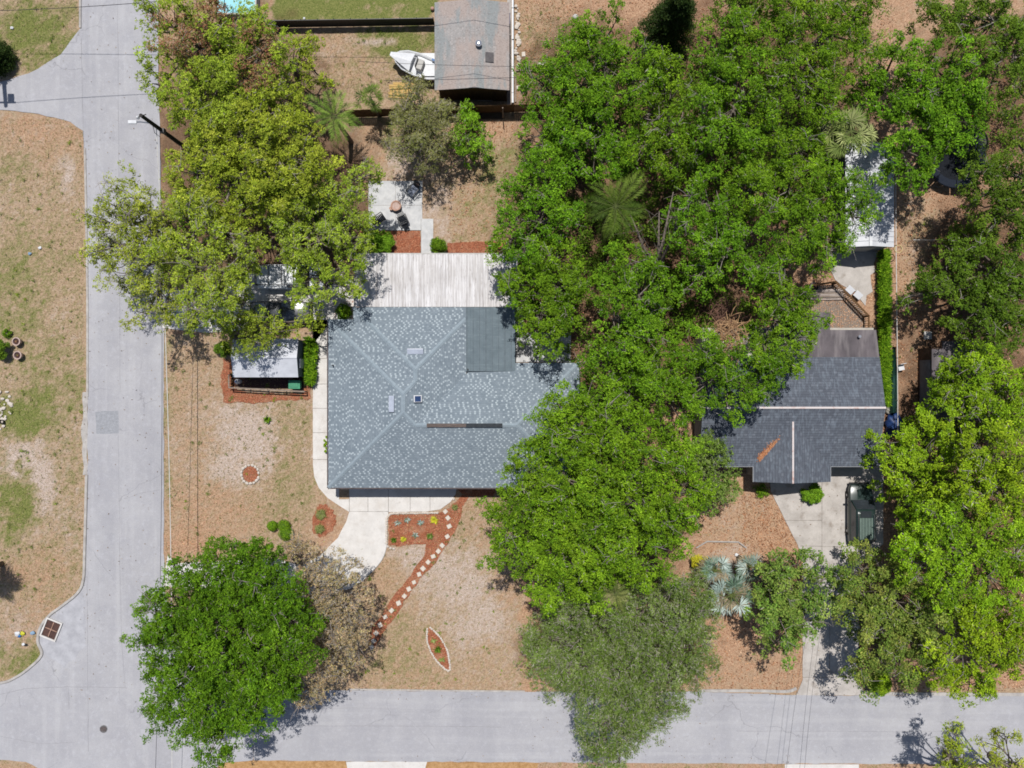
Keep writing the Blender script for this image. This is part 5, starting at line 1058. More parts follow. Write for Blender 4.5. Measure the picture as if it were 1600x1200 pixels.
balustrade((1308,442),(1357,493),.43,.95); balustrade((1357.5,494),(1357.5,515),.43,.95); balustrade((1268,446),(1307,440),.43,.95)
P_ = [p for p in dp]; tag(chips("fallen_leaves", P_, .435, 1100, DRY, .07, .15, cols=(C(226,176,140)[:3], C(196,146,112)[:3], C(238,200,168)[:3])), kind="stuff")
M['stick'] = mat('stick_pale', C(214,200,190), C(186,172,164), sc=5)
for k in range(11):
    z_ = .50+.04*(k%3); a = Vector(W(1262+g_.uniform(-3,5), 452+k*1.55, z_)); b = Vector(W(1320+g_.uniform(-5,4), 451.5+k*1.6, z_)); mid = (a+b)/2+Vector((0, g_.uniform(-.1,.1), 0))
    tag(MB().tube([a, mid, b], .05, 5).build("pole", M['stick'] if k%4 else M['wood']), "long pale stick in the bundle lying across the deck", "pole", "bundle of sticks on the deck")
tr_ = thing("planter", "round dark pot at the upper left end of the deck", "pot", (*W(1271, 448, .8)[:2], .43)); MB().lathe([(.22,0),(.32,.4),(.36,.42),(.30,.42),(.27,.34),(0,.33)], (0,0,0), 18, close=False).build("pot", M['rubber'], tr_, smooth=True); MB().lathe([(0,.345),(.27,.345)], (0,0,0), 14, close=False).build("soil", M['soil'], tr_)
for (a, b, rz_, lab) in ((1328.5,453,-.75,"tilted white panel against the deck rail, upper one"),(1341,461,-.72,"white panel with a split down its middle outside the deck rail")):
    q = W(a, b, .35); t = thing("panel", lab, "panel", (q[0], q[1], 0), rz_); MB().obox((0,0,.34),(.62,.5,.05), rx=.12).build("board", M['whiteroof'], t, bevel=.01)
    for s in (-1,1):
        for s2 in (-1,1): MB().box(s*.25-.02,s*.25+.02,s2*.18-.02,s2*.18+.02,0,.3).build("leg", M['black'], t)
# white garage with ridge
gzE, gzR = 2.6, 3.1; x0 = rp(1321,300,gzE)[0]; x1 = rp(1397,300,gzE)[0]; xr = rp(1360.5,345,gzR)[0]; y1 = rp(1360,225,gzE)[1]; y0 = rp(1360,386,gzE)[1]
ga_ = thing("garage", "white metal roofed garage behind the hedge row", "garage", ((x0+x1)/2, (y0+y1)/2, 0))
grf = gable(ga_, x0, x1, y0, y1, gzE, gzR, 'y', M['whiteroof'], M['shedwall'], over=.12, ridge=xr)
MB().box(xr-.11, xr+.11, y0-.01, y1, gzR-.02, gzR+.05).build("ridge_cap", M['white'], grf, world=True)
rbm = MB(); k = int((y1-y0)/.38)
for i in range(1, k):
    y = y0+i*(y1-y0)/k
    for xe in (x0, x1): rbm.add([(xr,y-.02,gzR+.003),(xr,y+.02,gzR+.003),(xe,y+.02,gzE+.003),(xe,y-.02,gzE+.003),(xr,y,gzR+.05),(xe,y,gzE+.05)], [(0,4,5,3),(1,4,5,2)])
rbm.build("roof_seams", M['whiteroof'], grf, world=True)
MB().box(xr-1.2, xr+.9, y0+.06, y0+.13, 0, 2.1).build("garage_door", M['whitewall'], ga_, world=True)
# far right shed
hz_ = 2.2; x0 = rp(1456,560,hz_)[0]; x1 = rp(1545,560,hz_)[0]; y1 = rp(1470,533,hz_)[1]; y0 = rp(1470,657,hz_)[1]
fs = thing("shed", "brown flat roofed shed half hidden by lime green leaves", "shed", ((x0+x1)/2, (y0+y1)/2, 0))
MB().box(x0+.08, x1-.1, y0+.1, y1-.5, 0, hz_-.1).build("wall", M['shed_dark'], fs, world=True)
MB().prism([(x0,y0),(x1,y0),(x1,y1),(x0+.8,y1),(x0+.8,y1-.6),(x0,y1-.6)], hz_-.1, hz_).build("roof", M['rollbrown'], fs, world=True)
MB().box(x0+.06, x0+.10, y0+.6, y1-1.4, .3, 1.9).build("side_panel", M['shedwall'], fs, world=True)
tag(MB().box(*[v for v in (rp(1443,0,0)[0], rp(1455,0,0)[0])], rp(0,530,0)[1], rp(0,518,0)[1], 0, .08).build("paver", M['whitewall']), "pale slab near the top left corner of the far right shed", "paver")
# chain link fences on the right
def wire_fence(label, pts, h, zr=.03):
    root = thing("chain_link_fence", label, "fence", (*W(*pts[0])[:2], 0)); P = [Vector(W(*p)) for p in pts]
    MB().tube([p+Vector((0,0,h)) for p in P], zr, 6).build("rail", M['cablegrey'], root, world=True)
    for a, b in zip(P[:-1], P[1:]):
        n = max(1, int((b-a).length/2.4))
        for i in range(n+1):
            q = a+(b-a)*i/n; MB().tube([q-Vector((0,0,.1)), q+Vector((0,0,h+.08))], .028, 6).build("post", M['cablegrey'], root, world=True)
    ms = MB()
    for a, b in zip(P[:-1], P[1:]):
        L = (b-a).length; n = int(L/.35)
        for i in range(n):
            for s in (0, 1):
                p = a+(b-a)*(i/n); q = a+(b-a)*((i+1)/n); ms.tube([p+Vector((0,0,.03 if s else h)), q+Vector((0,0,h if s else .03))], .005, 3, cap=False)
    ms.build("mesh", M['cablegrey'], root, world=True); return root
wire_fence("thin chain link fence between the hedge row and the right hand yard", [(1387,240),(1388,388),(1390,560),(1391,690)], 1.25)
wire_fence("short chain link fence across the right hand yard", [(1418,378),(1500,378)], .9, .02)
wf = thing("hoop", "pale yellow round hoop hanging on the fence corner by the garage", "hoop", (*W(1403, 389, 1.2)[:2], 1.25))
MB().lathe([(.26,-.04),(.31,-.04),(.31,.04),(.26,.04),(.26,-.04)], (0,0,0), 24, close=False).build("ring", mat('hoop_yellow', C(232,214,160), C(220,196,140), sc=4), wf)
# green canvas over the fence + junk
gc = MB(); prof = [(542,.04,.9),(550,.12,1.0),(562,.26,1.05),(575,.40,1.0),(584,.50,.95),(592,.62,.9),(606,.66,.9),(622,.66,.88),(636,.62,.9),(645,.5,.8)]
for i, (py_, wd_, h_) in enumerate(prof):
    x_c, y_c, _ = W(1399.5-(i>5)*1.0, py_, h_)
    for k in range(9):
        u = k/8*2-1; gc.v.append((x_c+u*wd_/2, y_c+.02*math.sin(k*2.1+i), h_-abs(u)**2*.45+.06*math.sin(k*2.6+i*.35)))
gc.f = [(i*9+k, i*9+k+1, (i+1)*9+k+1, (i+1)*9+k) for i in range(len(prof)-1) for k in range(8)]
ct = gc.build("canvas_cover", M['canvas_green']); sm = ct.modifiers.new("solid", 'SOLIDIFY'); sm.thickness = .03; tag(ct, "long dark green canvas draped and tapering along the chain link fence", "cover")
def junk(name, label, cat, a, b, r_, m_, sx=1, sy=1, sz_=.7, seed=1, amp=.35, z=.15):
    q = W(a, b, z); o = lump((0,0,0), r_, sx, sy, sz_, seed, amp, 3).build(name, m_, smooth=True); o.location = (q[0], q[1], r_*sz_*.8); return tag(o, label, cat)
junk("sack", "crumpled pale sack beside the dark green canvas", "sack", 1390, 637, .5, M['cloth_pale'], .9, .8, .7, 3)
junk("tarpaulin", "crumpled blue tarpaulin below the pale sack", "tarp", 1395, 662, .75, M['tarp_blue'], .8, 1.2, .5, 5)
junk("black_bag", "shiny black bag left of the green canvas top", "bag", 1389, 597, .45, M['rubber'], 1.1, .7, .5, 8)
t = thing("chair", "white plastic chair right of the green canvas taper", "chair", (*W(1409, 574, .5)[:2], 0), .2); MB().obox((0,0,.42),(.46,.46,.04)).build("seat", M['white'], t, bevel=.01); MB().obox((.0,.24,.68),(.46,.04,.5), rx=-.15).build("backrest", M['white'], t, bevel=.01)
for a in (-1,1):
    for b in (-1,1): MB().tube([(a*.2,b*.2,0),(a*.19,b*.19,.42)], .02, 6).build("leg", M['white'], t)
t = thing("pipe_cross", "white plastic pipe cross leaning by the slate house's right wall", "pipe", (*W(1381, 635)[:2], 0)); A = Vector(W(1381,606,.5)); B = Vector(W(1377,664,.05)); MB().tube([A,B],.05,8).build("pipe", M['white'], t, world=True); A = Vector(W(1374,622,.4)); B = Vector(W(1389,623,.4)); MB().tube([A,B],.035,8).build("pipe", M['white'], t, world=True)
# trampoline, tank, red toy
tp = thing("trampoline", "round dark trampoline partly under the deeper green oak", "trampoline", (*W(1494, 247, .9)[:2], 0))
MB().lathe([(0,.86),(1.0,.84),(1.75,.88)], (0,0,0), 40, close=False).build("bounce_mat", M['blackmesh'], tp)
pd = MB()
for s in range(8):
    a0 = s/8*2*math.pi+.015; a1 = (s+1)/8*2*math.pi-.015; vs = []
    for k in range(7):
        a = a0+(a1-a0)*k/6
        for rr_, z_ in ((1.68,.90),(1.72,.96),(2.28,.96),(2.32,.90)): vs.append((rr_*math.cos(a), rr_*math.sin(a), z_))
    pd.add(vs, [(4*k+j, 4*k+j+1, 4*k+5+j, 4*k+4+j) for k in range(6) for j in range(3)]+[(0,1,2,3)[::-1], (24,25,26,27)])
pd.build("spring_pad", mat('pad_slate', (.02,.024,.034,1), (.016,.02,.03,1), sc=2, rough=.95, spec=.05), tp)
for s in range(6):
    a = s*math.pi/3; MB().tube([(2.2*math.cos(a-.12),2.2*math.sin(a-.12),.88),(2.25*math.cos(a-.1),2.25*math.sin(a-.1),.03),(2.25*math.cos(a+.1),2.25*math.sin(a+.1),.03),(2.2*math.cos(a+.12),2.2*math.sin(a+.12),.88)], .03, 6).build("leg", M['chrome'], tp)
tk = thing("stock_tank", "round black water tank above the trampoline", "tank", (*W(1523, 222, .6)[:2], 0)); MB().lathe([(1.05,0),(1.08,.62),(1.02,.64),(.98,.5),(0,.45)], (0,0,0), 30, close=False).build("tub", M['black'], tk)
tr2 = thing("toy_car", "small red toy car in deep shade near the top right", "toy", (*W(1525, 182, .3)[:2], 0), .5); MB().obox((0,0,.25),(.75,.42,.25)).obox((-.1,0,.45),(.35,.36,.2)).build("body", M['red'], tr2, bevel=.06)
for a in (-1,1):
    for b in (-1,1): MB().tube([(a*.25,b*.17,.11),(a*.25,b*.25,.11)], .11, 10).build("wheel", M['rubber'], tr2)
# dead palm litter heaps
for (cx_, cy_, nb, R_, lab, z_) in ((1140,527,220,1.7,"heap of dead tan palm fronds among the oaks",6.8),(1135,490,150,1.4,"heap of dead brown branches above the tan fronds",4.0)):
    rt = thing("dead_fronds", lab, "brush heap", (*W(cx_, cy_, z_)[:2], 0)); mb = MB()
    for k in range(nb):
        a = RNG.uniform(0, 6.28); q = Vector((RNG.normal(0,R_*.35), RNG.normal(0,R_*.35), z_+RNG.uniform(-.6,.4))); d = Vector((math.cos(a), math.sin(a), RNG.uniform(-.3,.3)))*RNG.uniform(.3,.8); s_ = Vector((-d.y,d.x,0))*.35
        mb.tube([q-d, q+s_*.4, q+d], [.012,.028,.008], 4, cap=False)
    mb.tube([(0,0,0),(0,0,z_-.3)], [.2,.12], 8)
    mb.build("fronds", mat('dead_frond', C(226,186,140), C(150,112,84), sc=3) if cy_ > 500 else mat('dead_branch', C(150,112,96), C(104,78,66), sc=3), rt)
gb_ = thing("bare_tree", "bare grey crooked limbs in the gap below the large dark palm", "tree", (*W(1035, 400)[:2], 0)); mb = MB(); cr_ = Vector(W(1027,418,6))-Vector(gb_.location)
mb.tube([(0,0,0), tuple(cr_*.5+Vector((0,0,.2))), tuple(cr_)], [.3,.24,.2], 8)
for (a, b, z_) in ((993,385,8),(1010,392,7.8),(1038,372,8.2),(1060,325,8.5),(985,335,8.2),(1052,300,8.5),(1030,330,8.5),(1040,440,7.5)):
    e = Vector(W(a, b, z_))-Vector(gb_.location); m1 = cr_.lerp(e, .5)+Vector((RNG.normal(0,.25),RNG.normal(0,.25),.3)); mb.tube([cr_, m1, e], [.14,.09,.035], 6)
    for _ in range(5):
        s0 = m1.lerp(e, RNG.uniform(.1,.9)); mb.tube([s0, s0+Vector((RNG.normal(0,.3),RNG.normal(0,.3),.2)), s0+Vector((RNG.normal(0,.7),RNG.normal(0,.7),.35))], [.035,.022,.01], 4, cap=False)
mb.build("trunk", M['bark'], gb_, smooth=True)
# ===== vehicles
def car(name, label, cat, px_, py_, heading, L, Wd, Ht, paint, kind):
    root = thing(name, label, cat, (*W(px_, py_, 1.0)[:2], 0), heading)      # local +x is the front
    hw = Wd/2; bz = .62*Ht if kind != 'pickup' else .60*Ht
    secs = [(-L/2,.86,.45,bz*.96),(-L/2+.12,.94,.35,bz),(-L*.3,1,.33,bz*1.0),(0,1,.33,bz),(L*.18,1,.33,bz*.99),(L*.32,.98,.35,bz*.93),(L*.44,.92,.36,bz*.87),(L*.485,.82,.4,bz*.78),(L/2,.72,.45,bz*.62)]
    b = MB()
    for (x_, f, z0_, z1_) in secs:
        w_ = hw*f; b.v += [(x_,-w_*.92,z0_),(x_,-w_,z0_+.12),(x_,-w_,z1_-.14),(x_,-w_*.95,z1_-.04),(x_,-w_*.8,z1_),(x_,0,z1_+.03),(x_,w_*.8,z1_),(x_,w_*.95,z1_-.04),(x_,w_,z1_-.14),(x_,w_,z0_+.12),(x_,w_*.92,z0_)]
    b.f = [(i*11+k, i*11+(k+1)%11, (i+1)*11+(k+1)%11, (i+1)*11+k) for i in range(len(secs)-1) for k in range(11)]+[tuple(range(10,-1,-1)), tuple(range(len(secs)*11-11, len(secs)*11))]
    b.f = [f[::-1] for f in b.f]
    body = b.build("body", paint, root, smooth=True); e = body.modifiers.new("edge", 'EDGE_SPLIT'); e.split_angle = math.radians(38)
    if kind == 'suv': cab = [(-L/2+.12,-.0),(-L/2+.3,1),(L*.10,1),(L*.235,0)]
    elif kind == 'pickup': cab = [(-L*.06,0),(-L*.03,1),(L*.14,1),(L*.27,0)]
    else: cab = [(-L*.40,0),(-L*.22,1),(L*.06,1),(L*.25,0)]
    zt = Ht-.04; wt = hw*.80; wb = hw*.93; z0_ = bz-.02; x_a, x_b, x_c, x_d = [c_[0] for c_ in cab]
    def quad(nm, pts_, m_, par, off=0):
        MB().add(pts_, [tuple(range(len(pts_)))]) ; q = MB(); q.add(pts_, [tuple(range(len(pts_)))]); o = q.build(nm, m_, par); so2 = o.modifiers.new("s", 'SOLIDIFY'); so2.thickness = .03; so2.offset = 0; return o
    rf_ = MB(); n_ = 6
    for i in range(n_+1):
        x_ = x_b+(x_c-x_b)*i/n_; cz = .04*math.sin(math.pi*i/n_)
        for k in range(7):
            u = k/6*2-1; rf_.v.append((x_, u*wt, zt+cz+.05*(1-u*u)))
    rf_.f = [(i*7+k, (i+1)*7+k, (i+1)*7+k+1, i*7+k+1) for i in range(n_) for k in range(6)]
    ro = rf_.build("roof", paint, root, smooth=True); s2 = ro.modifiers.new("s", 'SOLIDIFY'); s2.thickness = .04
    quad("windscreen", [(x_d,-wb*.92,z0_+.02),(x_d,wb*.92,z0_+.02),(x_c,wt*.94,zt),(x_c,-wt*.94,zt)], M['glass'], root)
    quad("rear_window", [(x_a,wb*.92,z0_+.02),(x_a,-wb*.92,z0_+.02),(x_b,-wt*.94,zt),(x_b,wt*.94,zt)], M['glass'], root)
    for s in (-1, 1):
        quad("side_window", [(x_a+.12,s*wb*.985,z0_),(x_d-.12,s*wb*.985,z0_),(x_c-.02,s*wt*.995,zt-.02),(x_b+.02,s*wt*.995,zt-.02)], M['glass'], root)
        for (xa, xb) in ((x_d, x_c), (x_a, x_b)): MB().tube([(xa,s*wb*.96,z0_),(xb,s*wt*.98,zt)], .04, 5).build("pillar", paint, root)
        for xw in (-L*.31, L*.30):
            wh = MB().lathe([(.18,-.11),(.33,-.11),(.35,-.06),(.35,.06),(.33,.11),(.18,.11)], (0,0,0), 20).build("wheel", M['rubber'], root, smooth=False); wh.rotation_euler = (math.pi/2,0,0); wh.location = (xw, s*(hw-.12), .35)
            rim = MB().lathe([(0,-.02),(.19,.0),(.2,.06)], (0,0,0), 14, close=False).build("rim", M['chrome'], wh); rim.location = (0,0,-.1 if s > 0 else .1)
        MB().obox((x_d-.1, s*(hw+.08), bz+.04), (.14,.2,.14)).build("mirror", M['black'], root, bevel=.03)
        MB().obox((L/2-.12, s*hw*.58, bz*.66), (.14,.34,.16)).build("headlight", M['lens'], root, bevel=.03)
        MB().obox((-L/2+.02, s*hw*.72, bz*.75), (.08,.2,.28)).build("tail_light", M['red'], root)
    MB().obox((L/2+.0,0,.45),(.16,Wd*.84,.2)).build("bumper", M['black'], root, bevel=.04); MB().obox((-L/2-.03,0,.47),(.16,Wd*.86,.2)).build("bumper", M['black'], root, bevel=.04)
    return root, (x_a,x_b,x_c,x_d,zt,wt,bz,hw)
jp, G = car("suv", "dark green off road car with roof rack parked in the right hand drive", "car", 1347, 803, math.radians(90), 4.55, 1.85, 1.68, M['jeepgreen'], 'suv')
xa, xb, xc, xd, zt, wt, bz, hw = G
rk = MB()
for s in (-1,1): rk.tube([(xb+.15,s*wt*.82,zt+.06),(xb+.25,s*wt*.82,zt+.14),(xc-.5,s*wt*.82,zt+.14),(xc-.4,s*wt*.82,zt+.06)], .025, 6)
rk.build("roof_rail", M['chrome'], jp)
sl = MB()
for k in range(9): sl.obox(((xb+xc)/2-.25, -wt*.62+k*wt*.155, zt+.105), (abs(xc-xb)-.8, .05, .025))
sl.build("rack_slats", mat('rack_pale', C(150,170,160), C(130,150,140), sc=4), jp)
MB().obox((xc-.38,0,zt+.095),(.5,.8,.02)).build("sunroof", M['glass'], jp)
for s in (-1,1): MB().obox((L_:=1.55,s*.0,bz*.93+.03),(.02,.02,.02)).build("hood_pin", M['black'], jp) if s > 0 else None
MB().obox((1.35,0,bz*.945+.02),(1.1,.7,.03)).build("hood_bulge", M['jeepgreen'], jp, bevel=.012)
for s in (-1,1): MB().tube([(xd-.02,s*.3,bz+.06),(xd-.35,s*.3+.4,bz+.28)], .012, 4).build("wiper", M['black'], jp)
tk_, G = car("pickup_truck", "white pickup truck with black ladder rack under the olive oaks", "truck", 455, 432, 0, 5.2, 1.9, 1.75, M['carwhite'], 'pickup')
xa, xb, xc, xd, zt, wt, bz, hw = G
rk = MB()
for s in (-1,1):
    rk.tube([(-2.5,s*.72,1.0),(-2.5,s*.72,1.85),(xc+.1,s*.72,1.85),(xc+.2,s*.72,1.5)], .035, 6); rk.tube([(-.9,s*.72,1.0),(-.9,s*.72,1.85)], .03, 6)
for x_ in (-2.5,-1.5,-.5,.4): rk.tube([(x_,-.72,1.85),(x_,.72,1.85)], .03, 6)
rk.build("ladder_rack", M['black'], tk_)
MB().obox((-1.45,0,bz+.045),(1.9,1.5,.05)).build("bed_cover", M['white'], tk_, bevel=.01)
car("sedan", "charcoal car below the white pickup, mostly hidden by leaves", "car", 436, 488, 0, 4.6, 1.8, 1.4, M['cardark'], 'sedan')
# ===== utility poles, lamp, wires
up = thing("utility_pole", "dark wooden utility pole with street lamp arm leaning over the left street", "utility pole", (*W(297, 236)[:2], 0))
base = Vector((up.location.x, up.location.y, 0)); ph = 9.3; topx = W(220,180,ph); lean = Vector((topx[0]-base.x, topx[1]-base.y, ph))
MB().tube([(0,0,-.2), tuple(lean*.5), tuple(lean)], [.17,.15,.12], 10).build("pole", M['pole'], up)
q = lean*.80
arm = MB().tube([tuple(q), tuple(q+Vector((-.7,.03,.2))), tuple(q+Vector((-1.05,.02,.2)))], .04, 6).build("lamp_arm", M['chrome'], up)
MB().obox(tuple(q+Vector((-1.25,.02,.20))), (.6,.26,.12)).build("lamp_head", M['white'], arm, bevel=.05)
MB().tube([tuple(q+Vector((.05,-.15,0))), tuple(q+Vector((.1,-.6,-.2))), tuple(q+Vector((.3,-.75,-.5))), tuple(q+Vector((.35,-.4,-.6)))], .02, 5).build("cable_loop", M['cable'], up)
MB().obox(tuple(lean*.62+Vector((.1,-.05,0))), (.3,.3,.4)).build("transformer_box", M['iron'], up)
MB().lathe([(.1,0),(.12,.1),(.05,.22)], tuple(lean+Vector((-.3,-.08,-.3))), 10).build("insulator", M['white'], up)
MB().tube([tuple(lean*.985+Vector((-.3,-.1,0))), tuple(lean*.985+Vector((.3,.1,0)))], .03, 6).build("crossarm", M['pole'], up)
up2 = thing("utility_pole", "utility pole just outside the left edge above the side street", "utility pole", (*W(4, 98)[:2], 0)); MB().tube([(0,0,-.2),(0,0,8.9)], [.2,.15], 10).build("pole", M['pole'], up2)
MB().obox((0,0,8.2),(1.6,.1,.12)).build("crossarm", M['pole'], up2); MB().obox((.45,.0,7.4),(.5,.45,.9)).build("transformer", M['iron'], up2, bevel=.05)
def wire(label, a, b, sag, r_=.018, m_='cable', n=16, group=None):
    A = Vector(a); B = Vector(b); o = MB().tube([A.lerp(B, t/n)-Vector((0,0,sag*4*(t/n)*(1-t/n))) for t in range(n+1)], r_, 5).build("overhead_wire", M[m_]); return tag(o, label, "wire", group)
PT = base+lean
wire("grey telephone cable running down the street edge towards the corner oak", (PT-lean*.28), W(268, 1290, 4.6), .9, .028, 'cablegrey', 30)
wire("thin dark cable parallel to the street above the side lawn", (PT-lean*.32)+Vector((.1,0,0)), W(240, 1290, 4.4), .8, .016, 'cable', 30)
up3 = thing("utility_pole", "utility pole hidden in the rust patched oak at the top", "utility pole", (*W(345, 80)[:2], 0)); MB().tube([(0,0,-.2),(0,0,8.6)], [.18,.14], 10).build("pole", M['pole'], up3)
wire("wire over the side street mouth reaching the pole at the left edge", tuple(Vector(up2.location)+Vector((0,0,8.4))), tuple(Vector(up3.location)+Vector((0,0,8.3))), .35, .02)
a_ = W(-300, 22); b_ = W(900, 34); wire("upper of the two wires crossing above the top of the left street", (a_[0],a_[1],7.7), (b_[0],b_[1],7.7), .0, .018)
for k, (a, b, c_, d_) in enumerate(((1222,1200,1262,1040),(1245,1200,1276,1030),(1252,1205,1284,1030))):
    wire(["thin wire over the lower drive, outermost on the left","thin wire over the lower drive, middle of three","thin wire over the lower drive, nearest the right magnolia"][k], W(a,b+60,5.5), W(c_,d_-60,5.0), .3, .010)
wire("service wire crossing the old outbuilding's roof", W(560,96,4.6), W(900,104,4.6), .3, .015); wire("drooping service wire over the old outbuilding's lower eave", W(600,126,4.3), W(900,118,4.6), .1, .018)
# ===== storm drain and manhole
sdr = thing("storm_drain", "square rusty storm drain grate in a pale concrete frame at the kerb bulge", "storm drain", (*W(81, 983)[:2], 0), math.radians(-22))
fmb = MB()
for (a, b, c_, d_) in ((-.66,.66,-.78,-.66),(-.66,.66,.66,.78),(-.66,-.55,-.66,.66),(.55,.66,-.66,.66)): fmb.box(a,b,c_,d_,.0,.14)
fmb.build("frame", M['concrete'], sdr)
gm = MB()
for k in range(15): gm.box(-.55,.55,-.655+k*.09,-.655+k*.09+.05,.05,.085)
gm.box(-.55,.55,-.66,.66,.02,.045); gm.build("grate", M['rust'], sdr); MB().box(-.025,.025,-.6,.6,.088,.13).box(-.5,-.028,-.025,.025,.088,.128).box(.028,.5,-.025,.025,.088,.128).build("cross_bar", M['pink'], sdr)
mh = thing("manhole_cover", "round iron manhole cover in the intersection", "manhole cover", (*W(162, 1139)[:2], .012))
MB().lathe([(.27,0),(.27,.012),(.0,.012)], (0,0,0), 28, close=False).build("lid", M['iron'], mh); MB().lathe([(.285,.004),(.30,.013),(.265+.02,.016)], (0,0,0), 28, close=False).build("ring", M['rubber'], mh)
g2 = MB()
for k in range(5): g2.box(-.2+k*.09,-.17+k*.09,-.17,.17,.013,.018)
g2.build("tread_pattern", M['rust'], mh)
# ===== beds with borders
def bed(name, px_pts, n, z=.02, j=.05, rim=None, rimlab=None, group=None, rs=.085, closed=True, ch=(.05,.13)):
    P = P2(px_pts); tag(MB().prism(rough_edge(P, .3, j, n), -.06, z).build("mulch", M['mulch']), kind="stuff")
    tag(chips("mulch", P, z, n, CHIP, *ch), kind="stuff")
def border(px_pts, label, group, rs=.09, step=.2, closed=True, m='stone'):
    P = [Vector(W(*p)[:2]) for p in px_pts]; P = P+[P[0]] if closed else P; d = 0; g = random.Random(len(px_pts)+int(px_pts[0][0])); acc = 0; first = None
    protos = [lump((0,0,0), rs, 1.15, .9, .75, k+int(px_pts[0][0]), .16, 1) for k in range(3)]; meshes = []
    for a, b in zip(P[:-1], P[1:]):
        L = (b-a).length; t = step-acc
        while t <= L:
            q = a+(b-a)*(t/L); k = g.randrange(3)
            if len(meshes) < 3: o = protos[len(meshes)].build("border_stone", M[m]); meshes.append(o.data)
            else: o = link(bpy.data.objects.new("border_stone", meshes[k]))
            o.location = (q.x+g.uniform(-.02,.02), q.y+g.uniform(-.02,.02), .05); o.rotation_euler = (0,0,math.atan2((b-a).y,(b-a).x)+g.uniform(-.4,.4)); s_ = g.uniform(.8,1.2); o.scale = (s_, s_, s_)
            tag(o, label, "stone", group); t += step
        acc = (L-(t-step))
circ = [(391+12*math.cos(a), 741+12.5*math.sin(a)) for a in [k*2*math.pi/16 for k in range(16)]]
bed("mulch", circ, 110); border([(391+14*math.cos(a), 741+14.5*math.sin(a)) for a in [k*2*math.pi/16 for k in range(16)]], "pale border stone in the small round ring on the side lawn", "stones of the round bed", .13, .27)
leafs = spline([(669,980),(680,987),(692,1002),(700,1020),(703,1047),(692,1042),(679,1028),(670,1010),(667,995)], 3, True)
bed("mulch", leafs, 260); border(leafs, "white border stone round the pointed leaf shaped bed", "stones of the leaf shaped bed", .1, .17)
tear = spline([(497,790),(508,788),(520,798),(526,815),(516,832),(503,840),(492,833),(489,820),(492,803)], 4, True); bed("mulch", tear, 420, j=.12)
bedp = [(607,804),(680,803),(690,800),(712,786),(722,774),(733,776),(724,792),(718,815),(706,838),(692,862),(676,884),(656,905),(635,935),(610,972),(592,1000),(586,1010),(578,1010),(574,1000),(580,985),(600,955),(625,920),(648,890),(662,868),(666,850),(650,850),(628,854),(608,852)]
bed("mulch", bedp, 3200, j=.1)
border([(604,852),(604,810),(610,802),(685,801)], "small white stone along the rectangular mulch bed's edge", "stones of the rectangular bed", .115, .19, False); border([(604,850),(608,856),(618,858)], "larger white stone at the lower left end of the rectangular bed", "end stones of the rectangular bed", .13, .24, False); border([(706,784),(711,776)], "white stone where the front walk meets the mulch path", "stones at the walk end", .13, .26, False)
bed("mulch", [(348,562),(366,562),(366,600),(372,612),(470,616),(478,604),(486,600),(486,624),(440,626),(390,630),(350,628),(345,600)], 900, j=.12)
bed("mulch", [(619,361),(657,361),(657,396),(619,397)], 420); bed("mulch", [(699,380),(756,377),(790,378),(790,397),(699,397)], 380); bed("mulch", [(560,361),(619,361),(619,397),(556,397)], 300)
bed("mulch", [(516,764),(545,752),(546,775),(535,770)], 40) if False else None
bed("mulch", [(700,750),(782,748),(770,775),(735,776),(720,772),(716,764)], 300, j=.08)
bed("mulch", [(520,470),(553,470),(553,497),(520,497)], 200)
steps = [(696,799),(700,809),(702,822),(699,838),(691,852),(685,861),(677,869),(669,878),(661,888),(655,897),(647,909.5),(639,920),(632,931),(623,942),(612,953.5),(602,963.5),(594,976),(588,989),(584,1001),(581,1010)]
nth = ["first","second","third","fourth","fifth","sixth","seventh","eighth","ninth","tenth","eleventh","twelfth","thirteenth","fourteenth","fifteenth","sixteenth","seventeenth","eighteenth","nineteenth","twentieth"]
for k, (a, b) in enumerate(steps):
    q = W(a, b); o = MB().obox((0,0,.02),(.33,.33,.06)).build("stepping_stone", M['stepstone'], bevel=.015); o.location = (q[0], q[1], .04); o.rotation_euler = (RNG.normal(0,.04),RNG.normal(0,.04),.6+RNG.uniform(-.3,.3)); o.scale = (RNG.uniform(.88,1.1), RNG.uniform(.88,1.1), 1)
    tag(o, f"square pale stepping stone, {nth[k]} from the front walk", "stepping stone", "stepping stones in the mulch path")
# ===== small plants
for (a, b, lab) in ((622,817,"striped agave nearest the driveway in the rectangular bed"),(637,812,"striped agave second from the driveway in the rectangular bed"),(657.5,816,"silver agave left of the yellow green bromeliad"),(649,836.5,"silver agave in the lower row of the rectangular bed")):
    blades("agave", lab, "agave", a, b, .34, .22, 20, 'silver', .028, droop=.4)
blades("bromeliad", "big yellow green bromeliad at the rectangular bed's right end", "bromeliad", 678.5, 812.5, .42, .3, 34, 'yel', .05); blades("bromeliad", "small bright yellow bromeliad in the lower left of the bed", "bromeliad", 631, 842, .3, .25, 24, 'yel', .045)
for (a, b, r_, pal_, lab) in ((616,843,.24,'dark',"dark green tuft in the bed's lower left corner"),(672,837,.3,'greyg',"grey green tuft in the lower right of the rectangular bed"),(711,792,.3,'oliveg',"dull green tuft beside the end of the front walk"),(684,1014,.33,'dark',"dark green tuft in the middle of the leaf shaped bed")):
    blades("grass_tuft", lab, "plant", a, b, r_, .35, 60, pal_, .018, droop=.3, spread=.05)
for (a, b, lab) in ((678,1000,"spiky agave at the top of the leaf shaped bed"),(691,1030,"spiky agave at the bottom of the leaf shaped bed")): blades("agave", lab, "agave", a, b, .36, .2, 18, 'sabal', .03)
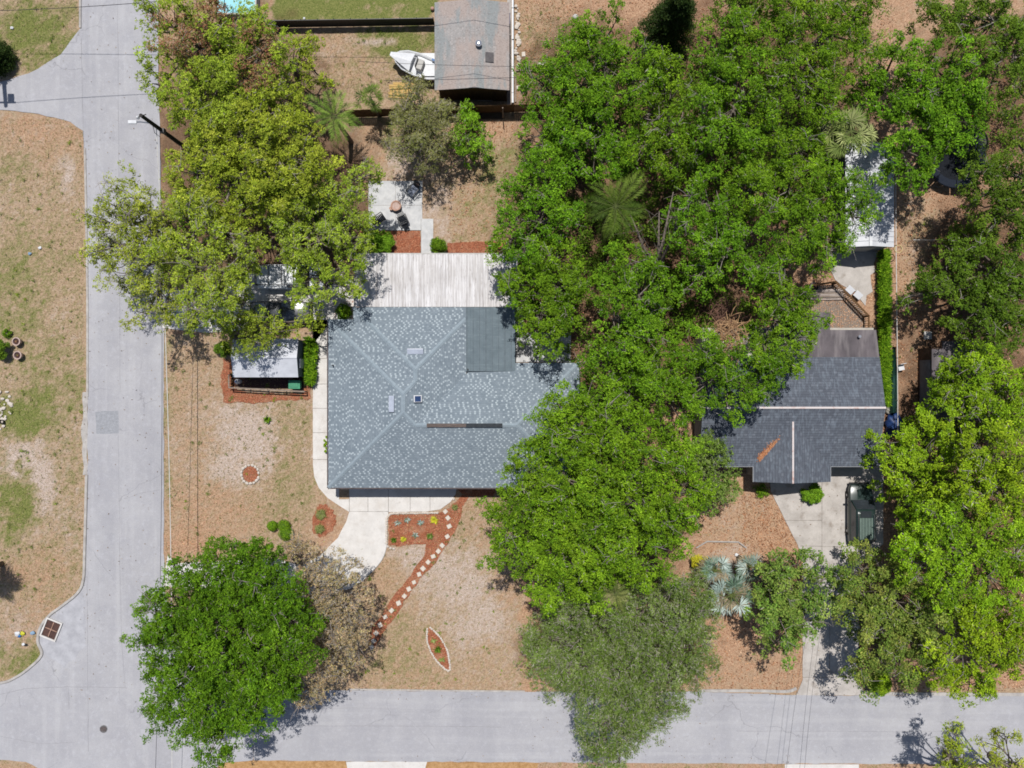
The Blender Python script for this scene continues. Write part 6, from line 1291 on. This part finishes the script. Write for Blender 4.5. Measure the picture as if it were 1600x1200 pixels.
for (a, b, r_, lab) in ((502,803,.42,"round olive grass tuft in the teardrop bed, upper of two"),(500,826,.36,"round olive grass tuft in the teardrop bed, lower of two")): blades("grass_tuft", lab, "plant", a, b, r_, .42, 320, 'oliveg', .012, droop=.55, spread=.08)
def topiary(label, a, b, r_):
    rt = thing("topiary_ball", label, "shrub", (*W(a, b, r_)[:2], 0)); n = 1400; d = RNG.normal(0,1,(n,3)); d /= np.linalg.norm(d,axis=1,keepdims=True); d[:,2] = np.abs(d[:,2]); c_ = d*r_*RNG.uniform(.85,1.02,(n,1))+[0,0,r_*.7]
    leafmesh("foliage", c_+np.array(origin(rt)), d+RNG.normal(0,.4,(n,3)), RNG.uniform(.06,.13,n), .3, LEAF, rt, palette(PAL['bright']+PAL['lime'][:1], n)); MB().tube([(0,0,0),(0,0,r_)],.05,6).build("trunk", M['bark'], rt)
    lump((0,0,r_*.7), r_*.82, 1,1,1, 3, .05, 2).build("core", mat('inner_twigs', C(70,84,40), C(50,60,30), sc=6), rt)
topiary("clipped green ball shrub, leftmost of the three on the side lawn", 425, 822, .42); topiary("clipped green ball shrub, top one of the three on the side lawn", 443, 822, .5); topiary("clipped green ball shrub, biggest and lowest of the three", 446, 834, .6)
blades("seedling", "small spiky plant alone on the upper side lawn", "plant", 419, 655, .4, .5, 40, 'green', .03, m=LEAF)
def bush(name, label, a, b, r_, h_, pal_, n=2600, leaf=.14, ratio=.5, sy=1, cat="shrub"):
    rt = thing(name, label, cat, (*W(a, b, h_*.6)[:2], 0)); k = max(12, int(r_*r_*60)); n = int(n*1.6); leaf = leaf*.8; a0_ = RNG.uniform(0,6.28,k); q0_ = np.sqrt(RNG.uniform(0,1,k))*.85; cc = np.stack([q0_*np.cos(a0_)*r_, q0_*np.sin(a0_)*r_*sy, np.zeros(k)],1); cc[:,2] = h_*(.9-.5*(np.hypot(cc[:,0],cc[:,1]/sy)/r_)**2)-RNG.uniform(0,.25,k); ci = RNG.integers(0,k,n); d = RNG.normal(0,1,(n,3)); d /= np.linalg.norm(d,axis=1,keepdims=True); d[:,2] = np.abs(d[:,2])-.1
    c_ = cc[ci]+d*min(.24,r_*.4)*RNG.uniform(.4,1.1,(n,1)); c_[:,2] = np.maximum(c_[:,2], .06)
    leafmesh("foliage", c_+np.array(origin(rt)), d*.6+[0,0,.6]+RNG.normal(0,.35,(n,3)), RNG.uniform(.6,1.2,n)*leaf, ratio, LEAF, rt, palette(PAL[pal_], n, .2)); m_ = MB()
    for i in range(6): q = cc[i % k]; m_.tube([(0,0,0),(q[0]*.5,q[1]*.5,q[2]*.5),tuple(q)], [.03,.02,.01], 4, cap=False)
    m_.build("stems", M['bark'], rt, world=False); return rt
bush("shrub", "bright green shrub touching the left part of the white patio cover", 594, 380, 1.1, 1.5, 'bright', 6000); bush("shrub", "darker green shrub left of the bright one behind the patio cover", 572, 378, .8, 1.3, 'green', 3500)
bush("shrub", "round dark green shrub at the end of the patio path", 685, 384, .65, 1.1, 'vivid', 2600, .12)
bush("shrub", "leafy light green shrub in front of the slate roofed porch", 1270, 771, .85, 1.0, 'bright', 3600, .16); bush("shrub", "thin green weeds below the slate porch's left corner", 1190, 768, .6, .5, 'green', 500)
bush("shrub", "dark shrub in the mulch by the parking pad and roof corner", 537, 487, .6, .9, 'green', 1800); bush("shrub", "yellow leaved shrub left of the silver palms", 1093, 876, .6, 1.6, 'yel', 1500, .16); bush("shrub", "green shrub between the two silver palms", 1156, 895, .55, 2.6, 'bright', 1200, .14)
bush("shrub", "low green hedge plant poking out under the left eave", 510, 696, .25, .9, 'lime', 900, .1, sy=3.2); bush("shrub", "light green bush at the lower drive's right kerb", 1375, 1068, 1.0, 1.6, 'lime', 5000, .16); bush("shrub", "bright green sprig over the middle of the brown fence", 738, 182, .5, 1.8, 'bright', 700, .15)
bush("shrub", "dark spiky shrub at the upper left corner of the little shed", 347, 545, .65, 1.2, 'dark', 2000, .2, .3); bush("shrub", "green plant at the very left edge by the two round pots", -2, 545, .8, 1.3, 'dark', 3200, .16); bush("shrub", "small green sprig above the two round pots", 9, 520, .35, .5, 'vivid', 500, .12)
# hedge by the side walk
hg = thing("hedge", "strappy bright green hedge between the little shed and side walk", "hedge", (*W(484, 570)[:2], 0))
def strap_mass(root, x0_, x1_, y0_, y1_, n, L, pal_, h_, clumps):
    cx_ = RNG.uniform(x0_, x1_, clumps); cy_ = RNG.uniform(y0_, y1_, clumps); ci = RNG.integers(0, clumps, n); a = RNG.uniform(0, 6.28, n); e = RNG.uniform(.1, 1.0, n); ax = np.stack([np.cos(a), np.sin(a), e], 1); ax /= np.linalg.norm(ax,axis=1,keepdims=True)
    l_ = RNG.uniform(.6,1.1,n)*L; c_ = np.stack([cx_[ci], cy_[ci], np.full(n, h_*.5)+RNG.uniform(-.15,.25,n)], 1)+ax*l_[:,None]*.5; nr_ = np.stack([-np.cos(a)*e, -np.sin(a)*e, np.ones(n)], 1)+RNG.normal(0,.25,(n,3)); nr_[:,2] = np.abs(nr_[:,2])
    leafmesh("foliage", c_, nr_, l_, .16, LEAF, root, palette(PAL[pal_], n, .2), axis=ax)
A = W(477, 528, .8); B = W(491, 598, .8); strap_mass(hg, A[0], B[0], B[1], A[1], 4200, .42, 'green', .9, 60)
hr = thing("hedge", "long straight grassy hedge between the slate house and the chain link fence", "hedge", (*W(1386, 510)[:2], 0)); A = W(1379, 392, .9); B = W(1391, 632, .9); strap_mass(hr, A[0], B[0], B[1], A[1], 22000, .40, 'green', 1.0, 420)
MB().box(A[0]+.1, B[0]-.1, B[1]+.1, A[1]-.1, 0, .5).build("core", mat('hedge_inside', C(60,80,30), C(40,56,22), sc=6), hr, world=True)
# pots, rubble, litter
for (a, b, lab) in ((25,533.5,"round pale flower pot, upper of two at the left edge"),(27,555,"round pale flower pot, lower of two at the left edge")):
    t = thing("flower_pot", lab, "pot", (*W(a, b, .5)[:2], 0)); MB().lathe([(.2,0),(.27,.42),(.33,.44),(.33,.52),(.25,.52),(.235,.42)], (0,0,0), 24, close=False).build("pot", M['terracotta'], t, smooth=False); MB().lathe([(0,.43),(.24,.42)], (0,0,0), 20, close=False).build("soil", M['soil'], t)
    blades(None, None, None, 0, 0, .12, .12, 10, 'dryred', .02, root=t, part="sprout"); t.children[-1].location = (0,0,.42)
for k in range(34):
    q = W(abs(g_.gauss(4,9))-4, 642+g_.gauss(0,14)); rr_ = g_.uniform(.06,.2); t = lump((0,0,0), rr_, g_.uniform(.8,1.3), g_.uniform(.7,1.2), .5, k+50, .25, 1).build("stone", M['stone']); t.location = (q[0], q[1], .05)
    tag(t, "white rubble lump in the heap at the left edge below the pots", "stone", "rubble heap at the left edge")
q = W(3, 659, .2); t = thing("bucket", "dark bucket in the white rubble heap", "bucket", (q[0], q[1], 0)); MB().lathe([(.12,0),(.17,.3),(.15,.3),(.11,.05),(0,.05)], (0,0,0), 16, close=False).build("pail", M['rubber'], t)
for (a, b, mm_, lab, r_) in ((29.5,994,'blue',"round blue lid in the litter near the storm drain",.13),(35,990,'yellow',"yellow bag in the litter near the storm drain",.18),(51,989,'paleblue',"pale blue tub right of the yellow bag",.18),(27,990,'white',"crumpled white paper beside the blue lid",.2),(36,1007,'white',"white scrap below the yellow bag",.13),(40,1008,'rubber',"black scrap touching the white scrap",.12),(18,43,'white',"white bottle on the top left lawn",.12),(62,387,'white',"white scrap on the left lawn, upper right",.12),(46,396,'paleblue',"pale scrap on the left lawn, lower left",.12),(1151,867,'white',"white block beside the pale pipe edging",.14),(475,28,'white',"tiny white cap behind the black screen fence",.09),(1428,444,'whitewall',"grey white stone on the right hand yard",.12)):
    q = W(a, b, .1); o = lump((0,0,0), r_, 1.1,.9,.45, int(a), .3, 2).build("litter_item", M[mm_]); o.location = (q[0], q[1], r_*.35+.02); tag(o, lab, "litter")
ed = thing("pipe_edging", "pale pipe edging bent in three on the leafy front yard", "edging", (*W(1120, 850)[:2], 0)); MB().tube([W(1088,856,.06),W(1105,846,.06),W(1154,847,.06),W(1166,856,.06)], .06, 7).build("pipe", M['kerb'], ed, world=True)
# dead leaves strewn over the litter areas, and straw tufts on the lawns
def on_pave(P):
    X_ = P[:,0]*S+800; Y_ = 600-P[:,1]*S; bad = np.zeros(len(P), bool)
    for pg in PAVE:
        ins = np.zeros(len(P), bool); j = len(pg)-1
        for i in range(len(pg)):
            xi, yi = pg[i]; xj, yj = pg[j]; ins ^= ((yi > Y_) != (yj > Y_)) & (X_ < (xj-xi)*(Y_-yi)/((yj-yi) if yj != yi else 1e-9)+xi); j = i
        bad |= ins
    return bad
def scatter_px(n, boxes, lo, hi, cols, name, z=.012, ratio=.5, m=DRY, keep=.015, tilt=.45):
    out = []; ar = np.array([(b[1]-b[0])*(b[3]-b[2])*b[4] for b in boxes], float); ar /= ar.sum()
    for b, f in zip(boxes, ar):
        k = int(n*f); a = RNG.uniform(b[0], b[1], k); c_ = RNG.uniform(b[2], b[3], k); out.append(np.stack([(a-800)/S, (600-c_)/S, RNG.uniform(z, z+.04, k)], 1))
    P = np.concatenate(out); X_ = P[:,0]*S+800; Y_ = 600-P[:,1]*S; bad = np.zeros(len(P), bool)
    for pg in PAVE:
        ins = np.zeros(len(P), bool); j = len(pg)-1
        for i in range(len(pg)):
            xi, yi = pg[i]; xj, yj = pg[j]; ins ^= ((yi > Y_) != (yj > Y_)) & (X_ < (xj-xi)*(Y_-yi)/((yj-yi) if yj != yi else 1e-9)+xi); j = i
        bad |= ins
    P = P[~bad | (RNG.uniform(0,1,len(P)) < keep)]; k = len(P); nr_ = np.stack([RNG.normal(0,tilt,k), RNG.normal(0,tilt,k), np.ones(k)], 1)
    return tag(leafmesh(name, P, nr_, RNG.uniform(lo, hi, k), ratio, m, None, palette(cols, k, .18)), kind="stuff")
scatter_px(26000, [(1085,1250,760,1080,1.0),(1160,1240,770,870,2),(810,1230,400,760,.4),(1230,1376,430,470,1.5),(1372,1395,400,680,2),(1395,1500,300,640,.9),(1500,1600,100,1080,.6),(820,1400,0,120,.7),(250,400,840,1000,.5),(1250,1600,860,1080,.6),(700,830,190,395,.6),(570,690,190,290,.3)], .07, .17, [C(222,168,126)[:3], C(176,116,82)[:3], C(206,150,112)[:3], C(140,100,76)[:3], C(234,196,162)[:3]], "fallen_leaves")
def undergrowth(blobs, n, pal_):
    ps = []
    ar = np.array([b[2]*b[3] for b in blobs], float); ar /= ar.sum()
    for b, f in zip(blobs, ar):
        k = max(3, int(n*f)); a = RNG.uniform(0,6.28,k); q = np.sqrt(RNG.uniform(0,1,k)); ps.append(np.stack([(b[0]+b[2]*q*np.cos(a)-800)/S*.97, (600-b[1]-b[3]*q*np.sin(a))/S*.97, RNG.uniform(.3, 2.6, k)], 1))
    P = np.concatenate(ps); P = P[wav(P[:,0], P[:,1], 2.6, 77) > -.25]; per = 60; ci = np.repeat(np.arange(len(P)), per); k = len(ci)
    d = RNG.normal(0,1,(k,3)); d /= np.linalg.norm(d,axis=1,keepdims=True); c_ = P[ci]+d*np.array([.55,.55,.35])*RNG.uniform(.4,1,(k,1)); c_[:,2] = np.maximum(c_[:,2], .05)
    return tag(leafmesh("undergrowth", c_, d*.5+[0,0,.6]+RNG.normal(0,.4,(k,3)), RNG.uniform(.1,.24,k), .5, LEAF, None, palette(PAL[pal_], k, .2)), kind="stuff")
undergrowth([(930,130,90,80),(1180,150,160,140),(880,380,80,150),(1040,300,150,190),(1130,470,100,70),(1290,250,80,90),(1000,560,120,60),(1540,160,90,90),(1550,420,70,90),(1540,700,90,150),(1000,400,120,100)], 2300, 'dark')
undergrowth([(340,130,70,110),(370,250,80,70),(480,330,70,50),(300,330,40,50),(350,1000,90,90),(930,800,100,120),(950,1010,100,50)], 1100, 'green')
def weeds(boxes, n):
    ar = np.array([(b[1]-b[0])*(b[3]-b[2])*b[4] for b in boxes], float); ar /= ar.sum(); cs = []
    for b, f in zip(boxes, ar):
        k = int(n*f); cs.append(np.stack([(RNG.uniform(b[0],b[1],k)-800)/S, (600-RNG.uniform(b[2],b[3],k))/S, np.zeros(k)], 1))
    P = np.concatenate(cs); P = P[(wav(P[:,0],P[:,1],5,31) > -.2) & ~on_pave(P)]; per = 20; ci = np.repeat(np.arange(len(P)), per); k = len(ci); sc_ = np.repeat(RNG.uniform(.05,.2,len(P)), per)
    a = RNG.uniform(0,6.28,k); ax = np.stack([np.cos(a), np.sin(a), RNG.uniform(.2,1.2,k)], 1); c_ = P[ci]+np.stack([np.cos(a)*sc_*RNG.uniform(0,1,k), np.sin(a)*sc_*RNG.uniform(0,1,k), .03+sc_*.25], 1)
    tone = np.array([PAL['olive'][1], PAL['oliveg'][0], (.2,.24,.06), (.42,.36,.2), (.12,.17,.03)])[RNG.integers(0,5,len(P))][ci]*RNG.uniform(.7,1.3,(k,1))
    return tag(leafmesh("weeds", c_, np.stack([-ax[:,0],-ax[:,1],np.full(k,1.2)],1), .05+sc_*.8, .16, LEAF, None, tone, axis=ax), kind="stuff")
weeds([(0,128,0,100,1),(0,130,215,1040,1),(262,485,530,860,.8),(560,830,800,1070,.8),(430,680,50,150,1),(810,900,10,110,.8),(1405,1470,300,560,.8)], 650)
scatter_px(36000, [(0,128,0,110,1.2),(0,130,185,1050,1),(258,485,525,900,1),(560,830,790,1078,1),(430,680,50,150,1),(810,900,0,110,.8)], .10, .24, [C(206,184,136)[:3], C(150,146,84)[:3], C(176,160,108)[:3], C(112,126,60)[:3], C(222,200,164)[:3]], "dry_grass", ratio=.14, tilt=.9)
scatter_px(900, [(126,262,0,1100,1),(256,262,520,880,3),(126,142,200,1000,3),(400,1600,1080,1092,3),(400,1600,1180,1190,2),(820,1120,1085,1190,1.5),(1240,1360,740,1080,2),(200,330,280,520,2)], .06, .14, [C(150,120,90)[:3], C(110,84,62)[:3], C(176,150,110)[:3]], "fallen_leaves", z=.036, keep=1)
